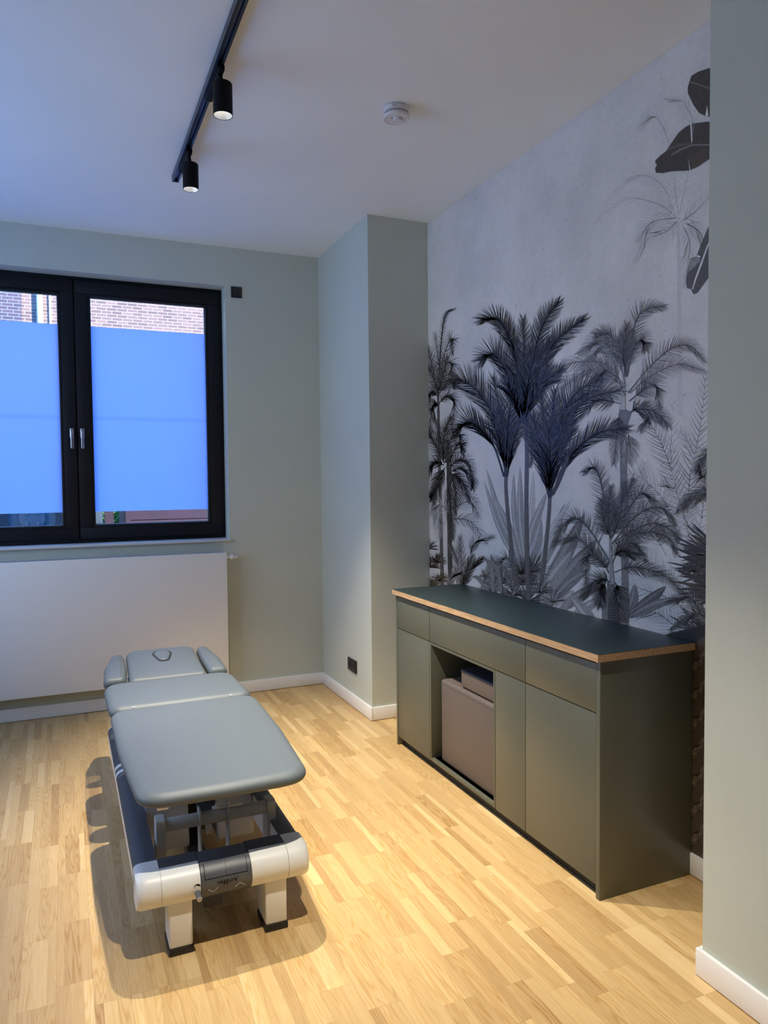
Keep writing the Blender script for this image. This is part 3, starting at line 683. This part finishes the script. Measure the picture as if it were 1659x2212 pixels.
def add_light(x, y, e, size=R(70), blend=.55, tilt=(0, 0)):
    L_ = bpy.data.lights.new('spot_light', 'SPOT'); L_.energy = e; L_.color = LAMPC; L_.spot_size = size; L_.spot_blend = blend; L_.shadow_soft_size = .016
    o = bpy.data.objects.new('spot_light', L_); COL.objects.link(o); o.location = (x, y, 3.038); o.rotation_euler = (R(tilt[0]), R(tilt[1]), 0)
    return o
sp0 = make_spot()
SP = [(3.83, 'black cylinder spotlight hanging at the end of the ceiling track', 240), (3.02, 'black cylinder spotlight midway on the ceiling track, nearer and larger', 220), (1.68, 'black cylinder spotlight on the track out of view above the camera', 205)]
for i, (yy, lb, en) in enumerate(SP):
    if i == 0: o = sp0
    else:
        o = sp0.copy(); COL.objects.link(o)
        for ch in [c for c in COL.objects if c.parent == sp0]:
            q = ch.copy(); COL.objects.link(q); q.parent = o
    o.location = (TX+.006, yy, 0); o['label'] = lb
    lo = add_light(TX+.006, yy, en, *((R(68), .85) if i < 2 else (R(64), .8)), tilt=(0, -8 if i < 2 else -5))
    lo['kind'] = 'structure'

# ------------------------------------------------------------------ smoke detector
sx, sy = 1.447, 3.152
sd = thing('smoke_detector', 'round white smoke detector on the ceiling', 'smoke detector', (sx, sy, H))
SDW = mat('white detector plastic', (.74, .72, .71), .4)
bm = bmesh.new(); lathe(bm, [(.052, H), (.052, H-.003)], (sx, sy, 0), 'Z', 64); link('mounting_ring', bm, BLACK, sd)
bm = bmesh.new(); lathe(bm, [(.0, H-.003), (.056, H-.003), (.0565, H-.024), (.0555, H-.025), (.058, H-.027), (.0585, H-.031), (.053, H-.0315), (.053, H-.036), (.0595, H-.0365), (.0605, H-.044), (.0605, H-.050), (.058, H-.0525), (.054, H-.0525), (.053, H-.050), (.020, H-.0495), (.0, H-.0495)], (sx, sy, 0), 'Z', 72)
link('body', bm, SDW, sd, True)
bm = bmesh.new()
for k in range(64):
    a = 2*PI*k/64; c_, s_ = math.cos(a), math.sin(a)
    for r_, z_ in ((.0572, H-.0292), (.0535, H-.034)):
        q = Vector((sx+c_*r_, sy+s_*r_, z_)); tx = Vector((-s_, c_, 0))
        v = [bm.verts.new(q+tx*u_*.0016+Vector((c_, s_, 0))*.0012+Vector((0, 0, w_*.0016))) for u_, w_ in ((-1, -1), (1, -1), (1, 1), (-1, 1))]
        bm.faces.new(v)
link('vent_slot', bm, INK, sd)['kind'] = 'stuff'
bm = bmesh.new(); lathe(bm, [(.022, H-.049), (.022, H-.059), (.0205, H-.061), (0, H-.0605)], (sx+.004, sy-.006, 0), 'Z', 40); link('test_button', bm, SDW, sd, True)
bm = bmesh.new()
for k in range(2):
    q = survey(847+k*2.6, 255+k*2.2, 2, H-.0500); B(bm, q.x-.008, q.x+.008, q.y-.0016, q.y+.0016, H-.0502, H-.0494)
link('printed_mark', bm, INK, sd)
bm = bmesh.new(); a = R(-128)
for da, w_, hz in ((0, .08, .010), (.16, .012, .003), (.22, .04, .002)):
    for u_ in range(2 if da else 1):
        aa = a+da; z_ = H-.011-u_*.006*(1 if da else 0)
        vs = []
        for s_, zz in ((-1, -1), (1, -1), (1, 1), (-1, 1)):
            an = aa+s_*(.035 if not da else .12); vs.append(bm.verts.new((sx+.0567*math.cos(an), sy+.0567*math.sin(an), z_+zz*hz*.5*(1 if not da else .5))))
        bm.faces.new(vs)
link('side_label', bm, mat('grey label print', (.18, .17, .17), .6), sd)

# ------------------------------------------------------------------ treatment table
TC = .488
tb = thing('treatment_table', 'height-adjustable grey-blue padded treatment table with light grey base', 'treatment table', (TC, 3.4, 0))
ZT = .573
def under(poly_, z0, m_=PADB, nm='backing_board', inset=.022, par=tb, th_=.012):
    cx_ = sum(p[0] for p in poly_)/len(poly_); cy_ = sum(p[1] for p in poly_)/len(poly_)
    q = [(p[0]+(inset if p[0] < cx_ else -inset), p[1]+(inset if p[1] < cy_ else -inset)) for p in poly_]
    bm = bmesh.new(); prism(bm, rounded(q, .05, 6), z0-th_, z0+.002, 'Z'); return bm
fp = [(.196, 2.446), (.488, 2.436), (.771, 2.446), (.808, 2.95), (.818, 3.478), (.488, 3.487), (.163, 3.478), (.166, 2.95)]
o = link('foot_cushion', pad(fp, [.105, .6, .105, .6, .085, .8, .085, .6], ZT-.050, ZT-.004, .026, .006, 9), PADM, tb, True)
link('backing_board', under(fp, ZT-.048, inset=.05), PADB, o)
mp_ = [(.163, 3.494), (.815, 3.494), (.805, 3.962), (.158, 3.962)]
o = link('middle_cushion', pad(mp_, [.06, .06, .10, .10], ZT-.058, ZT-.004, .026, .006, 9), PADM, tb, True)
link('backing_board', under(mp_, ZT-.056, inset=.03), PADB, o)
TILT = Matrix.Translation((0, 3.99, ZT-.03)) @ Matrix.Rotation(R(9), 4, 'X') @ Matrix.Translation((0, -3.99, -(ZT-.03)))
def tilted(bm): bm.transform(TILT); return bm
hp = [(.288, 3.985), (.688, 3.985), (.676, 4.425), (.300, 4.425)]
hd = link('head_cushion', tilted(pad(hp, [.03, .03, .07, .07], ZT-.062, ZT-.010, .02, .006, 8)), PADM, tb, True)
link('backing_board', tilted(under(hp, ZT-.062)), PADB, hd)
hc = survey(351, 1420, 2, ZT+.028); hx, hy = hc.x, hc.y
hol = [(hx-.026, hy-.085), (hx+.026, hy-.085), (hx+.056, hy+.03), (hx+.035, hy+.075), (hx-.035, hy+.075), (hx-.056, hy+.03)]
bm = bmesh.new(); ol = rounded(hol, .04, 8); zz = ZT-.0030
prism(bm, ol, zz-.003, zz+.0004, 'Z'); link('face_opening', tilted(bm), PADB, hd)
sc_in = [(hx+(p[0]-hx)*.84, hy+(p[1]-hy)*.86+.001) for p in hol]
link('face_plug', tilted(pad(sc_in, .034, zz-.010, zz+.007, .007, .002, 7)), PADM, hd, True)
la = [(.163, 4.025), (.276, 4.025), (.292, 4.20), (.288, 4.39), (.222, 4.39), (.176, 4.22)]
ra = [(.702, 4.025), (.806, 4.025), (.795, 4.21), (.752, 4.40), (.690, 4.40), (.690, 4.22)]
for pl in (la, ra):
    o = link('armrest_cushion', tilted(pad(pl, [.035, .035, .2, .05, .05, .2], ZT-.068, ZT-.012, .018, .005, 8)), PADM, tb, True)
    link('backing_board', tilted(under(pl, ZT-.068, inset=.015)), PADB, o)
# little white hinge tabs in the seam
for xx in (.262, .700): box('hinge_tab', TBW, xx, xx+.011, 3.482, 3.492, ZT-.03, ZT-.004, tb)
# upper frame
bm = bmesh.new()
for xx in (.30, .65): B(bm, xx, xx+.03, 2.66, 3.47, ZT-.108, ZT-.0745, .003)
for xx in (.30, .65): B(bm, xx, xx+.03, 3.50, 4.30, ZT-.106, ZT-.072, .003)
for yy in (2.74, 3.42, 3.55, 3.90): B(bm, .30, .68, yy, yy+.03, ZT-.108, ZT-.075, .003)
link('top_frame', bm, STEELG, tb, True)
for px_, py_ in ((352, 1741), (602, 1694)):
    q = survey(px_, py_, 2, ZT-.088)
    box('cushion_bracket', TBW, q.x-.019, q.x+.019, q.y, q.y+.10, ZT-.104, ZT-.074, tb, .004)
# lift: rear blocks, front cross tube with arms and plates
HY = 2.755
bm = bmesh.new(); tube(bm, (.300, HY, .330), (.690, HY, .330), .024, 32); ct = link('cross_tube', bm, STEELG, tb, True)
for xx in (.276, .684):
    bm = bmesh.new(); prism(bm, rounded([(HY-.028, .36), (HY-.028, .16), (HY+.0, .07), (HY+.06, .07), (HY+.04, .36)], .012, 4), xx, xx+.033, 'X', .002)
    link('lift_arm', bm, STEELG, tb, True)
for xx in (.430, .534):
    bm = bmesh.new(); prism(bm, rounded([(HY-.031, .345), (HY-.026, .30), (HY-.05, .15), (HY-.04, .12), (HY+.02, .12), (HY+.03, .37), (HY-.015, .37)], .010, 4), xx, xx+.006, 'X')
    link('tube_plate', bm, STEELG, tb, True)
q0, q1 = survey(459, 1755, 1, HY), survey(522, 1738, 1, HY)
bm = bmesh.new(); zb_ = .360; B(bm, q0.x, q1.x, HY-.009, HY+.009, zb_-.004, zb_+.006, .002); r1 = link('release_bar', bm, TBW, tb, True)
for px_ in (463+4, 493):
    q = survey(px_, 1738 if px_ < 480 else 1731, 1, HY)
    bm = bmesh.new(); tube(bm, (q.x, HY, zb_-.02), (q.x, HY, zb_+.017), .0042, 12); tube(bm, (q.x, HY, zb_+.005), (q.x, HY, zb_+.0095), .0075, 6)
    link('bolt', bm, TBW, r1, True)
# rear housings between the rails
def housing(x0, x1, nm='lift_housing'):
    pr = rounded([(2.985, .115), (3.50, .115), (3.50, .385), (3.12, .385), (3.02, .335)], [.02, .02, .05, .10, .10], 7)
    bm = bmesh.new(); prism(bm, pr, x0, x1, 'X', .004); link(nm, bm, STEELG, tb, True)
housing(.265, .430); housing(.545, .692)
box('lift_column', COVER, .435, .520, 3.15, 3.55, .10, ZT-.110, tb, .006)
box('actuator_beam', COVER, .418, .486, 2.60, 3.30, .075, .118, tb, .005)
bm = bmesh.new(); prism(bm, [(3.02, .14), (3.07, .14), (3.09, .46), (3.05, .46)], .500, .525, 'X'); link('strut', bm, STEELG, tb)
bm = bmesh.new(); prism(bm, [(2.78, .32), (2.82, .32), (3.30, ZT-.112), (3.24, ZT-.112)], .44, .50, 'X'); link('lift_lever', bm, COVER, tb)
bm = bmesh.new(); B(bm, .505, .56, 3.02, 3.06, .395, .425); o = link('type_plate_holder', bm, BLACK, tb)
# type plate
q = survey(490, 1717, 1, 2.93)
bm = bmesh.new(); B(bm, q.x-.016, q.x+.016, 2.93, 2.934, q.z-.009, q.z+.009); tp = link('type_plate', bm, INK, tb)
bm = bmesh.new(); B(bm, q.x-.010, q.x-.004, 2.934, 3.03, q.z-.006, q.z+.004); link('plate_clip', bm, STEELG, tp)
text('plate_lettering', 'naggura', .0075, mat('white print', (.8, .8, .8), .5), tp, (q.x-.0105, 2.9295, q.z-.0045), (1, 0, 0), (0, 0, 1))
text('plate_mark', '+', .007, bpy.data.materials['white print'], tp, (q.x-.0148, 2.9295, q.z-.0045), (1, 0, 0), (0, 0, 1))
# side rails: cross-section swept along Y, with domed top and slanted outer side
def rail(sgn):
    xo = .4785-sgn*.2935; xi = .4785-sgn*.2165       # outer / inner
    def sect(s=1.):
        z0, z1 = .165, .287
        pts = [(xi, z0+.01), (xi, z1-.004)]
        for k in range(7):
            a = k/6*PI/2; pts.append((xi+(xo-xi)*(.35+.65*math.sin(a)), z1-.002-.030*(1-math.cos(a)) ))
        pts += [(xo+sgn*.000, z0+.05), (xo+sgn*.010, z0)]
        return pts
    pr = sect()
    def body(y0, y1, nm, m_, grow=0.):
        bm = bmesh.new(); c_ = (sum(p[0] for p in pr)/len(pr), sum(p[1] for p in pr)/len(pr))
        prism(bm, [(c_[0]+(p[0]-c_[0])*(1+grow), c_[1]+(p[1]-c_[1])*(1+grow)) for p in pr], y0, y1, 'Y'); return bm
    r_ = link('side_rail', body(2.585, 4.16, '', TBW), TBW, tb, True)
    # dark cover on the top and the upper outer face
    bm = bmesh.new(); top = [(p[0], p[1]+.0012) for p in pr[1:9]]; low = [(p[0], p[1]-.004) for p in pr[1:9]]
    prism(bm, top+low[::-1], 2.530, 4.15, 'Y'); cvr = link('rail_cover', bm, COVER, r_, True)
    for yy in (3.478, 3.552):
        bm = bmesh.new(); tp_ = [(p[0], p[1]+.0019) for p in pr[1:9]]; lw = [(p[0], p[1]-.002) for p in pr[1:9]]
        prism(bm, tp_+lw[::-1], yy, yy+.034, 'Y')
        link('cover_stripe', bm, TBW, r_, True)
rail(1); rail(-1)
# crossbars: D-shaped profile
def dprof(g=0., yf=2.467, yb_=2.600, z0=.165, z1=.287):
    pts = []
    cy_, cz = yf+.062, (z0+z1)/2; rz = (z1-z0)/2+g; ry = .062+g
    for k in range(13):
        a = R(90+180*k/12); pts.append((cy_+ry*math.cos(a), cz+rz*math.sin(a)))
    pts += [(yb_-.004+g, z0-g), (yb_+g, z0+.01), (yb_+g, z1-.01), (yb_-.01+g, z1+g)]
    return pts
CX0, CX1 = .390, .562
for x0, x1 in ((.262, CX0), (CX1, .695)):
    bm = bmesh.new(); prism(bm, dprof(), x0+.0008, x1-.0008, 'X', .0015); o = link('crossbar', bm, TBW, tb, True)
    bm = bmesh.new(); pb = [(2.533, .2885), (2.5995, .2885), (2.6015, .281), (2.6015, .18), (2.6, .18), (2.6, .2865), (2.533, .2865)]
    prism(bm, pb, x0, x1, 'X'); link('crossbar_cover', bm, COVER, o)
for sgn in (1, -1):       # corner pieces, wrapped round to the outside
    xo = .4785-sgn*.2935; xi = .4785-sgn*.2165
    bm = bmesh.new(); secs = []
    for k in range(8):
        a = k/7; x = xi+(xo-xi)*(1-(1-a)**1.35); shrink = 1-.10*max(0, (a-.6)/.4)**2; cy_, cz = 2.545, .226
        secs.append([bm.verts.new((x, cy_+(p[0]-cy_)*(1-.22*max(0, (a-.45)/.55)**2 if p[0] < cy_ else 1), cz+(p[1]-cz)*shrink-.004*max(0, (a-.5)/.5)**2)) for p in dprof(yb_=2.606)])
    for A, Z in zip(secs, secs[1:]):
        for i in range(len(A)): bm.faces.new((A[i], Z[i], Z[(i+1) % len(A)], A[(i+1) % len(A)]))
    bm.faces.new(secs[0]); bm.faces.new(secs[-1][::-1]); bmesh.ops.recalc_face_normals(bm, faces=bm.faces)
    link('rail_end', bm, TBW, tb, True)
bm = bmesh.new(); prism(bm, dprof(yf=4.04+.0, yb_=4.17), .262, .695, 'X', .002)
link('rear_crossbar', bm, TBW, tb, True)
# console
bm = bmesh.new(); prism(bm, dprof(.0012), CX0+.001, CX1-.001, 'X', .001); cs = link('control_console', bm, CONS, tb, True)
def onbar(a, g=.002):      # point on the D profile; a = angle above the front
    cy_, cz = 2.467+.062, .226; return cy_-(.062+g)*math.cos(a), cz+(.061+g)*math.sin(a)
def curved(x0, x1, a0, a1, g0, g1, n_=8):
    bm = bmesh.new(); pf_ = [onbar(a0+(a1-a0)*i/n_, g1) for i in range(n_+1)]+[onbar(a1-(a1-a0)*i/n_, g0) for i in range(n_+1)]
    prism(bm, pf_, x0, x1, 'X'); return bm
link('button_surround', curved(.402, .548, R(19), R(69), .0005, .0016), INK, cs)
for x0, x1 in ((.405, .4745), (.4755, .545)):
    link('control_button', curved(x0, x1, R(21), R(67), .001, .0032), CONS, cs, True)
yy, zz = onbar(R(3), .0018)
tn_ = Vector((0, math.sin(R(3)), math.cos(R(3))))
text('console_lettering', "naggura'", .0225, INK, cs, (.441, yy-.0006, zz-.004), (1, 0, 0), tn_)
def vmark(cx_, up, nm):
    bm = bmesh.new(); dz = .0085
    a_c = R(-17)
    pts_ = [(cx_-.017, up*-1), (cx_, up), (cx_+.017, up*-1)]
    P3 = [Vector((x_, *onbar(a_c+R(6.5)*u_, .0022))) for x_, u_ in pts_]
    for a_, b_ in zip(P3, P3[1:]): tube(bm, a_, b_, .0007, 6)
    link(nm, bm, PRINT, cs)
vmark(.429, -1, 'down_arrow'); vmark(.520, 1, 'up_arrow')
# locking lever in its slot
bm = bmesh.new(); prism(bm, rounded([(.366, .168), (.388, .168), (.388, .240), (.366, .240)], .0105, 6), 2.4665, 2.472, 'Y')
sl = link('lever_slot', bm, INK, tb)
for v in sl.data.vertices:
    z_ = v.co.z; a_ = math.asin(max(-1, min(1, (z_-.226)/.061))); v.co.y = 2.529-.062*math.cos(a_)-(.0012 if v.co.y < 2.47 else -.004)
bm = bmesh.new(); tube(bm, (.377, 2.49, .214), (.379, 2.438, .203), .0095, 20); lv = link('locking_lever', bm, mat('grey lever', (.10, .11, .12), .4), tb, True)
bm = bmesh.new(); tube(bm, (.379, 2.4382, .203), (.379, 2.4365, .2026), .0088, 20); link('lever_cap', bm, STEELG, lv, True)
# legs
for x0 in (.286, .613):
    for y0_ in (2.490, 3.86):
        bm = bmesh.new(); B(bm, x0, x0+.077, y0_, y0_+.115, .024, .20, .006, 3); lg = link('leg', bm, TBW, tb, True)
        link('rubber_foot', B(bmesh.new(), x0-.003, x0+.080, y0_-.003, y0_+.118, 0, .025, .004), BLACK, lg, True)

# ------------------------------------------------------------------ outside
def brickm(name, c1, c2, mort, sx_=1.):
    m = bpy.data.materials.new(name); t, n, l = nt(m); b = n['Principled BSDF']
    g = n.new('ShaderNodeNewGeometry'); s = n.new('ShaderNodeSeparateXYZ'); cb = n.new('ShaderNodeCombineXYZ')
    l.new(g.outputs['Position'], s.inputs[0]); l.new(s.outputs[0], cb.inputs[0]); l.new(s.outputs[2], cb.inputs[1])
    br = n.new('ShaderNodeTexBrick'); l.new(cb.outputs[0], br.inputs['Vector']); br.inputs['Scale'].default_value = 1
    br.inputs['Brick Width'].default_value = .26; br.inputs['Row Height'].default_value = .083; br.inputs['Mortar Size'].default_value = .008
    br.inputs['Color1'].default_value = (*c1, 1); br.inputs['Color2'].default_value = (*c2, 1); br.inputs['Mortar'].default_value = (*mort, 1)
    l.new(br.outputs[0], b.inputs['Base Color']); b.inputs['Roughness'].default_value = .9
    return m
BY = 21.
bw = thing('brick_building', 'red brick building across the yard seen through the top window strip', 'building', (0, BY, 0))
box('dark_facade', brickm('shade purple brick', (.085, .06, .08), (.05, .045, .07), (.20, .21, .25)), -14, -.85, BY-.02, BY+2, -.5, 12, bw)  # shade on this unlit facade is put into its darker brick colour
box('pale_facade', brickm('pale brick', (.21, .135, .115), (.12, .08, .075), (.33, .30, .25)), -.85, 14, BY, BY+2, -.5, 12, bw)
pp = box('plaster_band', mat('plaster band', (.4, .42, .45), .8), -.2, .55, BY-.06, BY, 5.33, 5.48, bw)
dp = survey(85, 660, 1, BY-.4)
dx_ = dp.x; bm = bmesh.new(); tube(bm, (dx_, BY-.10, -.4), (dx_, BY-.10, 10), .075)
link('downpipe', bm, mat('white zinc', (.6, .6, .57), .5), bw, True)
q = survey(108, 660, 1, BY-.1); bm = bmesh.new(); tube(bm, (q.x, BY-.04, 5.4), (q.x, BY-.04, 10), .03)
link('cable_conduit', bm, bpy.data.materials['white zinc'], bw, True)
GZ = .55
yd = box('ground', mat('yard paving', (.10, .11, .12), .9, noise=.2, nscale=6), -16, 16, D+.34, 23, GZ-.2, GZ); struct(yd)
nb = box('sun_bounce_block', mat('cream render', (.64, .65, .60), .9, noise=.04, nscale=2), -9, -6.2, -6, 12, -.5, 8)  # unseen block added to bounce neutral sunlight through the left wall opening
tag(nb, 'cream rendered block added outside the left wall to bounce sunlight in', 'building')
# timber shed
sh = thing('garden_shed', 'dark red boarded shed seen through the bottom of the right window', 'shed', (1.2, 9.0, GZ))
RED = mat('dark red timber', (.022, .008, .020), .7, noise=.2, nscale=4)
bm = bmesh.new()
for k in range(6): B(bm, .66, 2.6, 8.6, 9.6, GZ+.02+k*.15, GZ+.165+k*.15, .006)
link('boarding', bm, RED, sh); box('corner_post', RED, .62, .67, 8.57, 9.6, GZ, GZ+.95, sh)
q = survey(236, 1118, 1, 8.6); pq = box('post', RED, q.x-.045, q.x+.045, 8.6, 8.69, GZ, 1.6); tag(pq, 'dark red wooden post between the bushes behind the right window', 'post')
GREEN = mat('bright foliage', (.20, .32, .08), .8, noise=.4, nscale=20)
for px_, lb in ((212, 'sunlit green bush left of the dark red post'), (262, 'sunlit green bush between the red post and the shed')):
    q = survey(px_, 1122, 1, 9.6); bm = bmesh.new(); rr_ = .26
    for k in range(420):
        a, e_, r_ = random.uniform(0, 2*PI), random.uniform(-.2, PI/2), rr_*random.uniform(.5, 1)
        c_ = Vector((q.x+r_*math.cos(a)*math.cos(e_)*.42, 9.9+r_*math.sin(a)*math.cos(e_), GZ+.35+r_*2.1*math.sin(e_)))
        u_ = Vector((random.uniform(-1, 1), random.uniform(-1, 1), random.uniform(-1, 1))).normalized()*.05; v_ = u_.orthogonal().normalized()*.022
        bm.faces.new([bm.verts.new(c_+w_) for w_ in (-u_, v_, u_, -v_)])
    tube(bm, (q.x, 9.9, GZ), (q.x, 9.9, GZ+.5), .02, 8)
    tag(link('bush', bm, GREEN), lb, 'bush')
# trailer with a wheel
q = survey(70, 1120, 1, 7.6)
tr_ = thing('trailer', 'dark trailer with a large steel wheel seen through the bottom of the left window', 'trailer', (q.x, 7.8, GZ))
wz = q.z
bm = bmesh.new(); lathe(bm, [(.20, -.08), (.30, -.10), (.335, -.07), (.345, 0), (.335, .07), (.30, .10), (.20, .08)], (q.x, 7.66, wz), 'Y', 48)
whl = link('tyre', bm, mat('tyre rubber', (.045, .05, .06), .8), tr_, True)
bm = bmesh.new(); lathe(bm, [(.21, -.075), (.20, -.06), (.115, -.05), (.105, -.085), (.06, -.09), (0, -.09)], (q.x, 7.66, wz), 'Y', 48); rim = link('rim', bm, mat('dark steel rim', (.12, .16, .20), .5), whl, True)
for k in range(4):
    bm = bmesh.new(); a = PI/4+k*PI/2; tube(bm, (q.x+.065*math.cos(a), 7.66-.087, wz+.065*math.sin(a)), (q.x+.065*math.cos(a), 7.66-.105, wz+.065*math.sin(a)), .012, 8)
    link('wheel_nut', bm, CHROME, whl, True)
bm = bmesh.new(); B(bm, q.x-.34, q.x+.62, 7.78, 8.9, wz-.25, wz+.5, .02); link('load_box', bm, mat('dark blue body', (.04, .06, .08), .5), tr_, True)
bm = bmesh.new(); B(bm, q.x-.30, q.x+.60, 8.0, 8.7, GZ, wz-.25); link('axle', bm, BLACK, tr_)

# ------------------------------------------------------------------ daylight
w = bpy.data.worlds.new('sky'); sc.world = w; w.use_nodes = True
bg = w.node_tree.nodes['Background']; bg.inputs[0].default_value = (.22, 1.22, 3.9, 1); bg.inputs[1].default_value = 1.0
for loc_, rot_, sx_, sy_ in (((.1, D+.30, 2.09), (R(-90), 0, 0), 2.0, 1.84), ((XL-.19, (LY0+LY1)/2, (LZ0+LZ1)/2), (0, R(-90), 0), LZ1-LZ0, LY1-LY0)):
    ar = bpy.data.lights.new('sky_portal', 'AREA'); ar.shape = 'RECTANGLE'; ar.size = sx_; ar.size_y = sy_; ar.cycles.is_portal = True
    ao = bpy.data.objects.new('sky_portal', ar); COL.objects.link(ao); ao.location = loc_; ao.rotation_euler = rot_
sun = bpy.data.lights.new('sun', 'SUN'); sun.energy = 13.0; sun.angle = R(.5); sun.color = (1, .93, .82)
so_ = bpy.data.objects.new('sun', sun); COL.objects.link(so_); so_.rotation_euler = (R(50), 0, R(42))

sc.view_settings.view_transform = 'Standard'; sc.view_settings.look = 'None'; sc.view_settings.gamma = 1; sc.view_settings.exposure = .58
sc.view_settings.use_curve_mapping = False
cy = sc.cycles
cy.use_denoising = True; cy.max_bounces = 10; cy.diffuse_bounces = 6; cy.glossy_bounces = 4; cy.transmission_bounces = 6; cy.transparent_max_bounces = 12
cy.caustics_reflective = False; cy.caustics_refractive = False; cy.sample_clamp_indirect = 6
